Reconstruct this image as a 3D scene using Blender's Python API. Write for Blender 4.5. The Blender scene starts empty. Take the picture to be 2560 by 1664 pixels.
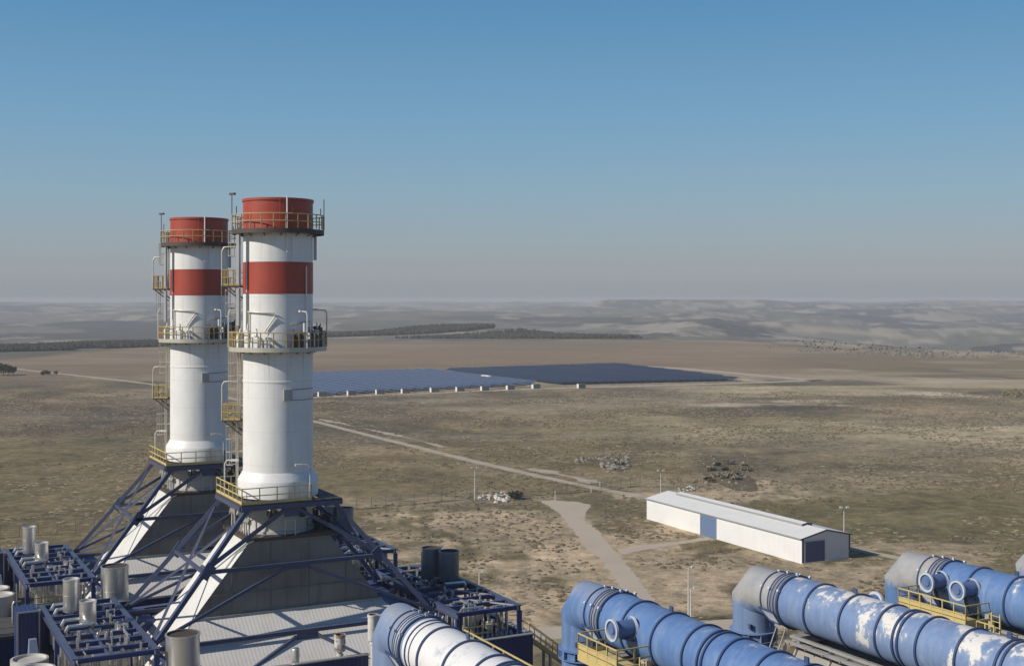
import bpy, bmesh, math, random
import numpy as np
from mathutils import Vector, Matrix

random.seed(7)
rng = np.random.default_rng(11)
PI = math.pi
R = math.radians
SC = bpy.context.scene
COL = SC.collection

# ----------------------------------------------------------------------------
# authoring aids: camera constants used to survey positions from the photograph
F, CX, HY, CH = 3100.0, 1280.0, 755.0, 46.0
TP = R(27.9)                       # bearing of the plant grid
CT, ST = math.cos(TP), math.sin(TP)
OX, OY = -17.2, 91.2               # near chimney axis
FAR_DX, FAR_DY = -11.0, 20.6       # second unit offset


def gp(px, py, z=0.0):
    """ground point surveyed from photo coordinates"""
    d = F * (CH - z) / (py - HY)
    return ((px - CX) / F * d, d)


def pw(a, b):
    """plant grid -> world"""
    return (a * CT - b * ST, a * ST + b * CT)


# ----------------------------------------------------------------------------
# materials
def new_mat(name):
    m = bpy.data.materials.new(name)
    m.use_nodes = True
    nt = m.node_tree
    b = nt.nodes['Principled BSDF']
    return m, nt, b


def coords(nt, kind='Object', scale=(1, 1, 1)):
    if kind == 'Position':
        g = nt.nodes.new('ShaderNodeNewGeometry')
        src = g.outputs['Position']
    else:
        g = nt.nodes.new('ShaderNodeTexCoord')
        src = g.outputs['Object']
    mp = nt.nodes.new('ShaderNodeMapping')
    mp.inputs['Scale'].default_value = scale
    nt.links.new(src, mp.inputs['Vector'])
    return mp.outputs['Vector']


def noise(nt, vec, scale, detail=4, rough=0.55):
    n = nt.nodes.new('ShaderNodeTexNoise')
    n.inputs['Scale'].default_value = scale
    n.inputs['Detail'].default_value = detail
    n.inputs['Roughness'].default_value = rough
    nt.links.new(vec, n.inputs['Vector'])
    return n.outputs['Fac']


def ramp(nt, fac, p0, p1, c0=(0, 0, 0, 1), c1=(1, 1, 1, 1)):
    r = nt.nodes.new('ShaderNodeValToRGB')
    e = r.color_ramp.elements
    e[0].position, e[1].position = p0, p1
    e[0].color, e[1].color = c0, c1
    nt.links.new(fac, r.inputs['Fac'])
    return r.outputs['Color']


def mix(nt, fac, a, b, mode='MIX'):
    m = nt.nodes.new('ShaderNodeMix')
    m.data_type = 'RGBA'
    m.blend_type = mode
    for s, val in ((m.inputs[0], fac), (m.inputs[6], a), (m.inputs[7], b)):
        if isinstance(val, (int, float)):
            s.default_value = val
        elif isinstance(val, tuple):
            s.default_value = (val + (1,))[:4] if len(val) == 3 else val
        else:
            nt.links.new(val, s)
    return m.outputs[2]


def mathn(nt, op, a, b=None, c=None):
    m = nt.nodes.new('ShaderNodeMath')
    m.operation = op
    for i, val in enumerate((a, b, c)):
        if val is None:
            continue
        if isinstance(val, (int, float)):
            m.inputs[i].default_value = val
        else:
            nt.links.new(val, m.inputs[i])
    return m.outputs[0]


def bump(nt, bsdf, h, strength=0.3, dist=0.05):
    b = nt.nodes.new('ShaderNodeBump')
    b.inputs['Strength'].default_value = strength
    b.inputs['Distance'].default_value = dist
    nt.links.new(h, b.inputs['Height'])
    nt.links.new(b.outputs['Normal'], bsdf.inputs['Normal'])


def paint(name, col, rough=0.5, metal=0.0, dirt=(0.12, 0.10, 0.08), amt=0.35, sc=0.6, streak=True, rust=None):
    """weathered paint: large soft stains and vertical run-off streaks"""
    m, nt, b = new_mat(name)
    v = coords(nt, 'Object')
    n1 = noise(nt, v, sc, 6, 0.62)
    f1 = ramp(nt, n1, 0.45, 0.78)
    c = mix(nt, mathn(nt, 'MULTIPLY', f1, amt), col, dirt)
    if streak:
        v2 = coords(nt, 'Object', (1, 1, 0.08))
        n2 = noise(nt, v2, 2.2, 5, 0.6)
        f2 = ramp(nt, n2, 0.52, 0.74)
        c = mix(nt, mathn(nt, 'MULTIPLY', f2, amt * 0.7), c, dirt)
    if rust:
        n3 = noise(nt, v, 1.3, 6, 0.7)
        c = mix(nt, mathn(nt, 'MULTIPLY', ramp(nt, n3, rust, rust + 0.07), 0.8), c, (0.13, 0.05, 0.022))
    nt.links.new(c, b.inputs['Base Color'])
    b.inputs['Metallic'].default_value = metal
    nr = noise(nt, v, 3.0, 3)
    rr = mathn(nt, 'MULTIPLY_ADD', nr, 0.25, rough - 0.12)
    nt.links.new(rr, b.inputs['Roughness'])
    return m


def corrugated(name, col, axis, pitch, depth=0.03, rough=0.5, dirt=(0.16, 0.13, 0.10), amt=0.3, metal=0.0, rust=0.0, groove_k=0.85):
    """profiled sheet: ribs by bump along the given local axis"""
    m, nt, b = new_mat(name)
    v = coords(nt, 'Object')
    sp = nt.nodes.new('ShaderNodeSeparateXYZ')
    nt.links.new(v, sp.inputs[0])
    w = mathn(nt, 'SINE', mathn(nt, 'MULTIPLY', sp.outputs[axis], 2 * PI / pitch))
    bump(nt, b, w, 0.8, depth)
    n1 = noise(nt, v, 0.35, 6, 0.65)
    c = mix(nt, mathn(nt, 'MULTIPLY', ramp(nt, n1, 0.42, 0.75), amt), col, dirt)
    groove = ramp(nt, w, 0.0, 0.35, (groove_k, groove_k, groove_k, 1), (1, 1, 1, 1))
    c = mix(nt, 1.0, c, groove, 'MULTIPLY')
    if rust:
        n3 = noise(nt, v, 0.28, 4, 0.6)
        c = mix(nt, mathn(nt, 'MULTIPLY', ramp(nt, n3, 0.60, 0.78), rust), c, (0.38, 0.24, 0.10))
    nt.links.new(c, b.inputs['Base Color'])
    b.inputs['Roughness'].default_value = rough
    b.inputs['Metallic'].default_value = metal
    return m


def duct_paint(name, peel, fade_z, fade_amt, white_after=None, chalk=0.3, shift=0.0):
    """blue paint chalking to grey on top of the riser and flaking to its white undercoat.
    Object space: x across, y along the duct (run goes to -y), z up from the duct axis."""
    m, nt, b = new_mat(name)

    def cv(scale=(1, 1, 1)):
        v_ = coords(nt, 'Object', scale)
        v_.node.inputs['Location'].default_value = (shift, shift * 1.7, 0)
        return v_
    v = cv()
    sp = nt.nodes.new('ShaderNodeSeparateXYZ')
    g = nt.nodes.new('ShaderNodeTexCoord')
    nt.links.new(g.outputs['Object'], sp.inputs[0])
    blue = mix(nt, ramp(nt, noise(nt, v, 0.45, 6, 0.65), 0.35, 0.72), (0.070, 0.165, 0.390), (0.120, 0.235, 0.450))
    blue = mix(nt, chalk, blue, (0.34, 0.38, 0.46))
    # chalky streaks running round the shell
    blue = mix(nt, mathn(nt, 'MULTIPLY', ramp(nt, noise(nt, cv((1, 1.6, 0.12)), 1.6, 6, 0.68), 0.48, 0.8), 0.5), blue, (0.37, 0.42, 0.51))
    blue = mix(nt, mathn(nt, 'MULTIPLY', ramp(nt, noise(nt, cv((1, 1, 0.5)), 3.2, 6, 0.75), 0.56, 0.72), 0.35), blue, (0.055, 0.10, 0.23))
    # fade to grey above a ragged line on the riser
    nz = noise(nt, cv((1, 1, 0.3)), 1.9, 6, 0.72)
    zz = mathn(nt, 'ADD', sp.outputs[2], mathn(nt, 'MULTIPLY', mathn(nt, 'SUBTRACT', nz, 0.5), 1.9))
    near = mathn(nt, 'GREATER_THAN', sp.outputs[1], -3.35)
    fz = ramp(nt, mathn(nt, 'MULTIPLY_ADD', mathn(nt, 'SUBTRACT', zz, fade_z), 1.1, 0.5), 0.2, 0.8)
    grey = mix(nt, ramp(nt, noise(nt, v, 1.1, 5, 0.7), 0.4, 0.7), (0.40, 0.385, 0.365), (0.29, 0.31, 0.345))
    c = mix(nt, mathn(nt, 'MULTIPLY', mathn(nt, 'MULTIPLY', fz, near), fade_amt), blue, grey)
    # flaking on the upper half of the run: large islands with ragged, partly worn edges
    n = noise(nt, cv((1.0, 1.0, 0.62)), 0.75, 8, 0.66)
    low = noise(nt, v, 0.16, 2)
    up = mathn(nt, 'MULTIPLY_ADD', sp.outputs[2], 0.045, mathn(nt, 'MULTIPLY', mathn(nt, 'SUBTRACT', low, 0.5), 0.30))
    wn = nt.nodes.new('ShaderNodeTexWhiteNoise')
    wn.noise_dimensions = '1D'
    nt.links.new(mathn(nt, 'ADD', mathn(nt, 'FLOOR', mathn(nt, 'DIVIDE', mathn(nt, 'ADD', sp.outputs[1], 6.55), 2.86)), shift + 3.5), wn.inputs['W'])
    val = mathn(nt, 'ADD', mathn(nt, 'ADD', n, up), mathn(nt, 'MULTIPLY_ADD', wn.outputs['Value'], 0.13, -0.065))
    worn = ramp(nt, val, peel - 0.07, peel + 0.01)
    pf = ramp(nt, val, peel, peel + 0.035)
    run = mathn(nt, 'LESS_THAN', sp.outputs[1], -4.2)
    c = mix(nt, mathn(nt, 'MULTIPLY', mathn(nt, 'MULTIPLY', worn, run), 0.45), c, (0.40, 0.43, 0.50))
    c = mix(nt, mathn(nt, 'MULTIPLY', pf, run), c, (0.72, 0.69, 0.64))
    if white_after is not None:
        bare = mathn(nt, 'LESS_THAN', sp.outputs[1], white_after)
        wv = ramp(nt, mathn(nt, 'ADD', noise(nt, v, 0.9, 7, 0.7), mathn(nt, 'MULTIPLY', sp.outputs[2], 0.03)), 0.34, 0.50,
                  (0.40, 0.44, 0.51, 1), (0.76, 0.75, 0.73, 1))
        c = mix(nt, bare, c, wv)
    nt.links.new(c, b.inputs['Base Color'])
    nt.links.new(mathn(nt, 'MULTIPLY_ADD', noise(nt, v, 2.0, 4), 0.3, 0.30), b.inputs['Roughness'])
    bump(nt, b, noise(nt, v, 1.2, 4), 0.12, 0.06)
    return m


def shell_paint(name, col, dirt, amt):
    """plate steel: weld seams each course, rain streaks, rust weeping from the fittings"""
    m, nt, b = new_mat(name)
    v = coords(nt, 'Object')
    sp = nt.nodes.new('ShaderNodeSeparateXYZ')
    nt.links.new(v, sp.inputs[0])
    c = mix(nt, mathn(nt, 'MULTIPLY', ramp(nt, noise(nt, v, 0.4, 6, 0.65), 0.42, 0.75), amt), col, dirt)
    st = noise(nt, coords(nt, 'Object', (1, 1, 0.045)), 2.6, 6, 0.7)
    c = mix(nt, mathn(nt, 'MULTIPLY', ramp(nt, st, 0.53, 0.74), amt * 1.6), c, dirt)
    # rust runs start under the platforms (12.8, 21.3 m above the neck) and fade downwards
    for z0, ln in ((13.0, 5.0), (21.5, 3.2), (3.6, 2.0), (24.1, 1.6)):
        k = mathn(nt, 'SUBTRACT', 1.0, mathn(nt, 'DIVIDE', mathn(nt, 'SUBTRACT', z0, sp.outputs[2]), ln))
        inside = mathn(nt, 'MULTIPLY', mathn(nt, 'LESS_THAN', sp.outputs[2], z0), mathn(nt, 'MAXIMUM', k, 0.0))
        rn = ramp(nt, noise(nt, coords(nt, 'Object', (1, 1, 0.03)), 3.7, 4, 0.6), 0.58, 0.70)
        c = mix(nt, mathn(nt, 'MULTIPLY', mathn(nt, 'MULTIPLY', inside, rn), 0.45), c, (0.24, 0.13, 0.07))
    seam = mathn(nt, 'LESS_THAN', mathn(nt, 'FRACT', mathn(nt, 'DIVIDE', sp.outputs[2], 2.42)), 0.018)
    c = mix(nt, mathn(nt, 'MULTIPLY', seam, 0.25), c, dirt)
    nt.links.new(c, b.inputs['Base Color'])
    nt.links.new(mathn(nt, 'MULTIPLY_ADD', noise(nt, v, 1.5, 4), 0.3, 0.32), b.inputs['Roughness'])
    bump(nt, b, mathn(nt, 'ADD', noise(nt, v, 0.8, 3), mathn(nt, 'MULTIPLY', seam, 0.15)), 0.12, 0.06)
    return m


M = {}
M['white'] = shell_paint('chimney_white', (0.80, 0.795, 0.77), (0.46, 0.41, 0.34), 0.24)
M['red'] = shell_paint('chimney_red', (0.40, 0.060, 0.034), (0.20, 0.045, 0.035), 0.35)
M['neck'] = paint('neck_grey', (0.56, 0.54, 0.50), 0.5, amt=0.5, sc=0.7, dirt=(0.30, 0.22, 0.13))
M['soot'] = paint('soot', (0.045, 0.042, 0.04), 0.8, streak=False)
M['yellow'] = paint('rail_yellow', (0.64, 0.50, 0.20), 0.5, amt=0.4, sc=1.5, dirt=(0.36, 0.30, 0.20))
M['cream'] = paint('rail_cream', (0.52, 0.39, 0.15), 0.5, amt=0.5, sc=1.5, dirt=(0.34, 0.29, 0.21))
M['palerail'] = paint('galvanised', (0.55, 0.52, 0.44), 0.5, metal=0.3, amt=0.3, sc=1.5)
M['deck'] = paint('deck_steel', (0.075, 0.058, 0.05), 0.65, amt=0.5, sc=0.8, dirt=(0.10, 0.055, 0.035), streak=False)
M['navy'] = paint('navy_steel', (0.038, 0.064, 0.195), 0.40, amt=0.35, sc=0.8, dirt=(0.06, 0.06, 0.08))
M['truss'] = paint('truss_steel', (0.072, 0.088, 0.160), 0.36, amt=0.4, sc=0.8, dirt=(0.075, 0.07, 0.07))
M['navyclad'] = corrugated('navy_cladding', (0.024, 0.042, 0.145), 0, 0.30, 0.02, 0.45, dirt=(0.05, 0.05, 0.08), amt=0.3)
M['navyclady'] = corrugated('navy_cladding_side', (0.024, 0.042, 0.145), 1, 0.30, 0.02, 0.45, dirt=(0.05, 0.05, 0.08), amt=0.3)
M['hood'] = paint('hood_sheet', (0.75, 0.73, 0.68), 0.5, amt=0.25, sc=0.4, dirt=(0.36, 0.32, 0.27))
M['hoodrib'] = paint('hood_stiffener', (0.20, 0.185, 0.165), 0.55, amt=0.4)
M['hoodshade'] = paint('hood_front_shade', (0.26, 0.235, 0.205), 0.5, amt=0.6, sc=0.25, dirt=(0.085, 0.07, 0.06))  # hood sheet darkened in colour for the end faces lying in shade
M['roofsheet'] = corrugated('sloped_roof_sheet', (0.76, 0.72, 0.655), 0, 0.27, 0.003, 0.6, amt=0.25, dirt=(0.28, 0.26, 0.22), rust=0.55, groove_k=0.93)
M['silver'] = paint('silver_cladding', (0.74, 0.72, 0.68), 0.33, metal=0.8, amt=0.2, sc=0.5, dirt=(0.40, 0.37, 0.33))
M['silverdull'] = paint('dull_silencer', (0.24, 0.26, 0.29), 0.36, metal=0.6, amt=0.3, sc=0.5, dirt=(0.14, 0.14, 0.15))
M['creamcan'] = paint('cream_silencer', (0.66, 0.64, 0.58), 0.5, amt=0.35, sc=1.5, dirt=(0.35, 0.25, 0.16))
M['rustcan'] = paint('rusty_silencer', (0.60, 0.57, 0.51), 0.6, amt=0.4, sc=1.3, rust=0.50)
M['rust'] = paint('rust', (0.14, 0.055, 0.03), 0.85, streak=False)
M['annex'] = paint('annex_shade_roof', (0.085, 0.075, 0.065), 0.8, amt=0.5, sc=0.3, streak=False)  # dark brown stands in for the shaded surfaces left of the boilers
M['ring'] = paint('ring_dark_blue', (0.040, 0.075, 0.175), 0.45, amt=0.3, sc=1.0)
M['bellows'] = paint('bellows_grey', (0.36, 0.37, 0.41), 0.5, amt=0.3)
M['nozzle'] = paint('nozzle_blue', (0.10, 0.165, 0.33), 0.45, amt=0.3, sc=1.2, dirt=(0.3, 0.35, 0.45))
M['nozzlein'] = paint('nozzle_dark', (0.075, 0.11, 0.22), 0.5, amt=0.3, streak=False)
M['whiterim'] = paint('worn_rim', (0.60, 0.63, 0.68), 0.45, amt=0.3, sc=2.0)
M['duct_a'] = duct_paint('duct_bare_white', 0.70, 0.9, 0.5, -4.45, 0.45, 3.0)
M['duct_b'] = duct_paint('duct_mostly_blue', 0.735, 0.9, 0.45, None, 0.10, 11.0)
M['duct_c'] = duct_paint('duct_flaked', 0.60, -0.6, 1.0, None, 0.34, 0.0)
M['duct_d'] = duct_paint('duct_faded_riser', 0.71, -0.6, 1.0, None, 0.08, 23.0)
M['duct_e'] = duct_paint('duct_faded_edge', 0.68, -0.7, 1.0, None, 0.35, 41.0)
M['fin'] = corrugated('finned_bundle', (0.40, 0.375, 0.32), 1, 0.12, 0.02, 0.6, amt=0.35)
M['galv'] = paint('galvanised_steel', (0.46, 0.45, 0.43), 0.5, metal=0.4, amt=0.3, sc=1.0)
M['greywall'] = paint('grey_end_wall', (0.25, 0.25, 0.245), 0.6, amt=0.35, sc=0.6)
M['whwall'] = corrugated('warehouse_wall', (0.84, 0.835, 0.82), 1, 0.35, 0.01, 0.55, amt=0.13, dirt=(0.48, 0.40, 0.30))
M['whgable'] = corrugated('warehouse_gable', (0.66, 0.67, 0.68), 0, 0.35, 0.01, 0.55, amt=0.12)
M['whroof'] = corrugated('warehouse_roof', (0.86, 0.84, 0.79), 1, 0.5, 0.02, 0.45, amt=0.15, dirt=(0.5, 0.46, 0.40), groove_k=0.95)
M['doorblue'] = corrugated('blue_door', (0.13, 0.20, 0.37), 1, 0.4, 0.01, 0.5, amt=0.25)
M['doornavy'] = corrugated('navy_door', (0.035, 0.06, 0.17), 0, 0.4, 0.01, 0.5, amt=0.2)
M['trimnavy'] = paint('navy_trim', (0.05, 0.06, 0.09), 0.5, amt=0.2)
M['gutter'] = paint('grey_gutter', (0.32, 0.34, 0.34), 0.5, amt=0.2)
M['concrete'] = paint('concrete', (0.52, 0.43, 0.325), 0.9, amt=0.5, sc=0.12, dirt=(0.42, 0.34, 0.25), streak=False)
M['polewhite'] = paint('pole_white', (0.62, 0.60, 0.56), 0.5, amt=0.2)
M['fence'] = paint('fence_steel', (0.10, 0.085, 0.07), 0.7, amt=0.3)
M['cabinw'] = paint('cabin_white', (0.74, 0.74, 0.72), 0.5, amt=0.1)
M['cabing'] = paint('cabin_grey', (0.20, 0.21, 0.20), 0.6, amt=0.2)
M['bark'] = paint('bark', (0.10, 0.075, 0.05), 0.9, streak=False)
M['rubble'] = paint('pale_rubble', (0.27, 0.24, 0.195), 0.95, amt=0.5, sc=0.4, streak=False)
M['boulder'] = paint('edge_boulders', (0.20, 0.175, 0.14), 0.95, amt=0.6, sc=0.05, dirt=(0.11, 0.10, 0.08), streak=False)
M['heap'] = paint('white_debris', (0.62, 0.58, 0.52), 0.8, amt=0.3, sc=0.8, streak=False)


def leaf_mat(name, c0, c1, sc):
    m, nt, b = new_mat(name)
    v = coords(nt, 'Position')
    c = mix(nt, ramp(nt, noise(nt, v, sc, 4, 0.7), 0.35, 0.65), c0, c1)
    nt.links.new(c, b.inputs['Base Color'])
    b.inputs['Roughness'].default_value = 0.85
    b.inputs['Specular IOR Level'].default_value = 0.15
    return m


M['scrub'] = leaf_mat('scrub_leaves', (0.100, 0.084, 0.052), (0.205, 0.165, 0.100), 0.25)
M['straw'] = leaf_mat('dry_tufts', (0.26, 0.205, 0.13), (0.39, 0.315, 0.20), 0.3)
M['forest'] = leaf_mat('forest_leaves', (0.030, 0.033, 0.024), (0.055, 0.055, 0.038), 0.03)
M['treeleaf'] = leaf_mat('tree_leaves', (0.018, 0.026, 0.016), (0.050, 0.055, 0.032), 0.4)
M['redbush'] = leaf_mat('brown_bush', (0.050, 0.032, 0.024), (0.085, 0.055, 0.038), 0.5)
M['dustbush'] = leaf_mat('dusty_bush', (0.17, 0.16, 0.115), (0.31, 0.285, 0.215), 0.4)


def track_mat():
    m, nt, b = new_mat('dirt_track')
    v = coords(nt, 'Position')
    c = mix(nt, ramp(nt, noise(nt, v, 0.22, 6, 0.7), 0.3, 0.7), (0.36, 0.295, 0.21), (0.54, 0.46, 0.35))
    nt.links.new(c, b.inputs['Base Color'])
    b.inputs['Roughness'].default_value = 0.95
    return m


M['track'] = track_mat()


def solar_mat(name, col, line):
    m, nt, b = new_mat(name)
    v = coords(nt, 'Object')
    sp = nt.nodes.new('ShaderNodeSeparateXYZ')
    nt.links.new(v, sp.inputs[0])
    fr = mathn(nt, 'FRACT', mathn(nt, 'MULTIPLY', sp.outputs[1], 1 / 1.0))
    ln = mathn(nt, 'LESS_THAN', fr, 0.05)
    n = noise(nt, v, 0.05, 2)
    c = mix(nt, n, col, tuple(x * 1.35 for x in col))
    c = mix(nt, ln, c, line)
    nt.links.new(c, b.inputs['Base Color'])
    b.inputs['Roughness'].default_value = 0.38
    b.inputs['Specular IOR Level'].default_value = 0.28
    return m


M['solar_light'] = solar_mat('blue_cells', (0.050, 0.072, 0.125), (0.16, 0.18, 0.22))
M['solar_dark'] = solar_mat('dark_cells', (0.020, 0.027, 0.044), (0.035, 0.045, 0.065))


def ground_mat():
    m, nt, b = new_mat('dry_steppe')
    v = coords(nt, 'Position')
    at = nt.nodes.new('ShaderNodeAttribute')
    at.attribute_name = 'land'
    nt.links.new(at.outputs['Color'], b.inputs['Base Color'])
    base = at.outputs['Color']
    at2 = nt.nodes.new('ShaderNodeAttribute')
    at2.attribute_name = 'texture_weight'
    w = at2.outputs['Fac']
    # clumps of scrub and bare soil at several sizes
    n1 = noise(nt, v, 0.035, 7, 0.72)
    n2 = noise(nt, v, 0.28, 6, 0.75)
    n3 = noise(nt, v, 1.3, 4, 0.7)
    k1 = ramp(nt, n1, 0.36, 0.66, (0.66, 0.68, 0.66, 1), (1.30, 1.26, 1.20, 1))
    k2 = ramp(nt, n2, 0.36, 0.64, (0.70, 0.71, 0.70, 1), (1.26, 1.23, 1.18, 1))
    k3 = ramp(nt, n3, 0.35, 0.65, (0.84, 0.84, 0.84, 1), (1.14, 1.12, 1.10, 1))
    c = mix(nt, w, base, mix(nt, 1.0, base, k1, 'MULTIPLY'))
    c = mix(nt, w, c, mix(nt, 1.0, c, k2, 'MULTIPLY'))
    c = mix(nt, w, c, mix(nt, 1.0, c, k3, 'MULTIPLY'))
    nt.links.new(c, b.inputs['Base Color'])
    b.inputs['Roughness'].default_value = 0.95
    b.inputs['Specular IOR Level'].default_value = 0.1
    hh = mathn(nt, 'ADD', mathn(nt, 'MULTIPLY', n2, 0.7), mathn(nt, 'MULTIPLY', n3, 0.3))
    bump(nt, b, hh, 0.55, 0.6)
    return m


M['ground'] = ground_mat()


# ----------------------------------------------------------------------------
# mesh building
class MB:
    def __init__(s):
        s.v, s.f, s.cuts = [], [], []

    def cut(s):
        """what was added so far is one piece"""
        s.cuts.append((len(s.v), len(s.f)))
        return s

    def add(s, verts, faces):
        o = len(s.v)
        s.v += [tuple(p) for p in verts]
        s.f += [tuple(i + o for i in f) for f in faces]
        return s

    def box(s, c, d, rz=0.0):
        x, y, z = (k / 2 for k in d)
        cs, sn = math.cos(rz), math.sin(rz)
        vs = []
        for dz in (-z, z):
            for dx, dy in ((-x, -y), (x, -y), (x, y), (-x, y)):
                vs.append((c[0] + dx * cs - dy * sn, c[1] + dx * sn + dy * cs, c[2] + dz))
        return s.add(vs, [(3, 2, 1, 0), (4, 5, 6, 7), (0, 1, 5, 4), (1, 2, 6, 5), (2, 3, 7, 6), (3, 0, 4, 7)])

    def bounds(s, x0, x1, y0, y1, z0, z1):
        return s.box(((x0 + x1) / 2, (y0 + y1) / 2, (z0 + z1) / 2), (x1 - x0, y1 - y0, z1 - z0))

    def beam(s, p, q, w, h=None, up=(0, 0, 1)):
        h = h or w
        p, q = Vector(p), Vector(q)
        d = (q - p).normalized()
        u = Vector(up)
        if abs(d.dot(u)) > 0.98:
            u = Vector((0, 1, 0))
        sd = d.cross(u).normalized()
        u = sd.cross(d).normalized()
        vs = []
        for e in (p, q):
            for a, b in ((-1, -1), (1, -1), (1, 1), (-1, 1)):
                vs.append(e + sd * (a * w / 2) + u * (b * h / 2))
        return s.add(vs, [(3, 2, 1, 0), (4, 5, 6, 7), (0, 1, 5, 4), (1, 2, 6, 5), (2, 3, 7, 6), (3, 0, 4, 7)])

    def ibeam(s, p, q, w, h):
        """rolled section: web and two flanges"""
        p, q = Vector(p), Vector(q)
        t = h * 0.14
        s.beam(p, q, w * 0.22, h - 2 * t)
        o = Vector((0, 0, (h - t) / 2))
        s.beam(p + o, q + o, w, t)
        s.beam(p - o, q - o, w, t)
        return s

    def cyl(s, p, q, r, r2=None, n=16, cap=True):
        return s.tube([p, q], [r, r if r2 is None else r2], n, cap)

    def tube(s, pts, r, n=8, cap=True, closed=False):
        pts = [Vector(p) for p in pts]
        rs = r if isinstance(r, (list, tuple)) else [r] * len(pts)
        m = len(pts)
        t0 = (pts[1] - pts[0]).normalized()
        ref = Vector((0, 0, 1)) if abs(t0.z) < 0.9 else Vector((0, 1, 0))
        u = t0.cross(ref).normalized()
        o = len(s.v)
        for i, p in enumerate(pts):
            if closed:
                a, b = (p - pts[i - 1]).normalized(), (pts[(i + 1) % m] - p).normalized()
            else:
                a = (p - pts[i - 1]).normalized() if i else (pts[1] - p).normalized()
                b = (pts[i + 1] - p).normalized() if i < m - 1 else a
            t = (a + b)
            t = t.normalized() if t.length > 1e-6 else a
            # section perpendicular to incoming direction, projected on the mitre plane
            u = (u - a * u.dot(a)).normalized()
            w = a.cross(u).normalized()
            for k in range(n):
                an = 2 * PI * k / n
                d = u * math.cos(an) * rs[i] + w * math.sin(an) * rs[i]
                den = a.dot(t)
                d = d - a * (d.dot(t) / den) if abs(den) > 1e-4 else d
                s.v.append(tuple(p + d))
            u = (u - b * u.dot(b))
            u = u.normalized() if u.length > 1e-6 else w
        for i in range(m if closed else m - 1):
            j = (i + 1) % m
            for k in range(n):
                k2 = (k + 1) % n
                s.f.append((o + i * n + k, o + i * n + k2, o + j * n + k2, o + j * n + k))
        if cap and not closed:
            s.f.append(tuple(o + k for k in range(n))[::-1])
            s.f.append(tuple(o + (m - 1) * n + k for k in range(n)))
        return s

    def lathe(s, prof, n=48, c=(0, 0, 0), a0=0.0, a1=2 * PI):
        full = abs(a1 - a0 - 2 * PI) < 1e-6
        cols = n if full else n + 1
        o = len(s.v)
        for r, z in prof:
            for k in range(cols):
                an = a0 + (a1 - a0) * k / n
                s.v.append((c[0] + r * math.cos(an), c[1] + r * math.sin(an), c[2] + z))
        for i in range(len(prof) - 1):
            for k in range(n):
                k2 = (k + 1) % cols
                s.f.append((o + i * cols + k, o + i * cols + k2, o + (i + 1) * cols + k2, o + (i + 1) * cols + k))
        return s

    def disc(s, c, r, n=32):
        o = len(s.v)
        s.v += [(c[0] + r * math.cos(2 * PI * k / n), c[1] + r * math.sin(2 * PI * k / n), c[2]) for k in range(n)]
        s.f.append(tuple(range(o, o + n)))
        return s


def link(o, parent=None):
    COL.objects.link(o)
    if parent is not None:
        o.parent = parent
    return o


def build(name, mb, mat, parent=None, off=(0, 0, 0), smooth=30, fix=True):
    me = bpy.data.meshes.new(name)
    vs = [(x - off[0], y - off[1], z - off[2]) for x, y, z in mb.v] if any(off) else mb.v
    me.from_pydata(vs, [], mb.f)
    if fix:
        bm = bmesh.new()
        bm.from_mesh(me)
        bmesh.ops.recalc_face_normals(bm, faces=bm.faces)
        bm.to_mesh(me)
        bm.free()
    if smooth:
        me.polygons.foreach_set('use_smooth', [True] * len(me.polygons))
        me.set_sharp_from_angle(angle=R(smooth))
    me.materials.append(mat if not isinstance(mat, str) else M[mat])
    me.update()
    return link(bpy.data.objects.new(name, me), parent)


def tag(o, label, cat, group=None):
    o['label'] = label
    o['category'] = cat
    if group:
        o['group'] = group
    return o


def structure(name, mb, mat, kind='structure', smooth=0, fix=True):
    o = build(name, mb, mat, smooth=smooth, fix=fix)
    o['kind'] = kind
    return o


class Thing:
    """an Empty at the base that parents the parts; parts are given in frame coordinates"""

    def __init__(s, name, label, cat, frame=(0, 0, 0), base=(0, 0, 0), group=None):
        # frame: world x, y, bearing ; base: point in frame coordinates
        s.off = base
        e = bpy.data.objects.new(name, None)
        e.empty_display_size = 0.5
        c, n = math.cos(frame[2]), math.sin(frame[2])
        e.location = (frame[0] + base[0] * c - base[1] * n, frame[1] + base[0] * n + base[1] * c, base[2])
        e.rotation_euler = (0, 0, frame[2])
        COL.objects.link(e)
        tag(e, label, cat, group)
        s.e = e

    def part(s, name, mb, mat, parent=None, smooth=30, label=None):
        if mb.cuts:
            # every piece is a part of its own
            ends = mb.cuts if mb.cuts[-1][0] == len(mb.v) else mb.cuts + [(len(mb.v), len(mb.f))]
            v0 = f0 = 0
            for v1, f1 in ends:
                if v1 > v0:
                    m2 = MB()
                    m2.v = mb.v[v0:v1]
                    m2.f = [tuple(i - v0 for i in f) for f in mb.f[f0:f1]]
                    o = s.part(name, m2, mat, parent, smooth, label)
                v0, f0 = v1, f1
            return o
        o = build(name, mb, mat, parent or s.e, s.off, smooth)
        if label:
            o['label'] = label
        return o


def copy_tree(o, parent=None):
    c = o.copy()
    COL.objects.link(c)
    if parent is not None:
        c.parent = parent
        c.matrix_parent_inverse = o.matrix_parent_inverse.copy()
    for ch in list(o.children):
        copy_tree(ch, c)
    return c


def arc_rail(mb, r, z, a0, a1, rad=0.03, n=40):
    mb.tube([(r * math.cos(a0 + (a1 - a0) * k / n), r * math.sin(a0 + (a1 - a0) * k / n), z) for k in range(n + 1)], rad, 5)


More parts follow.
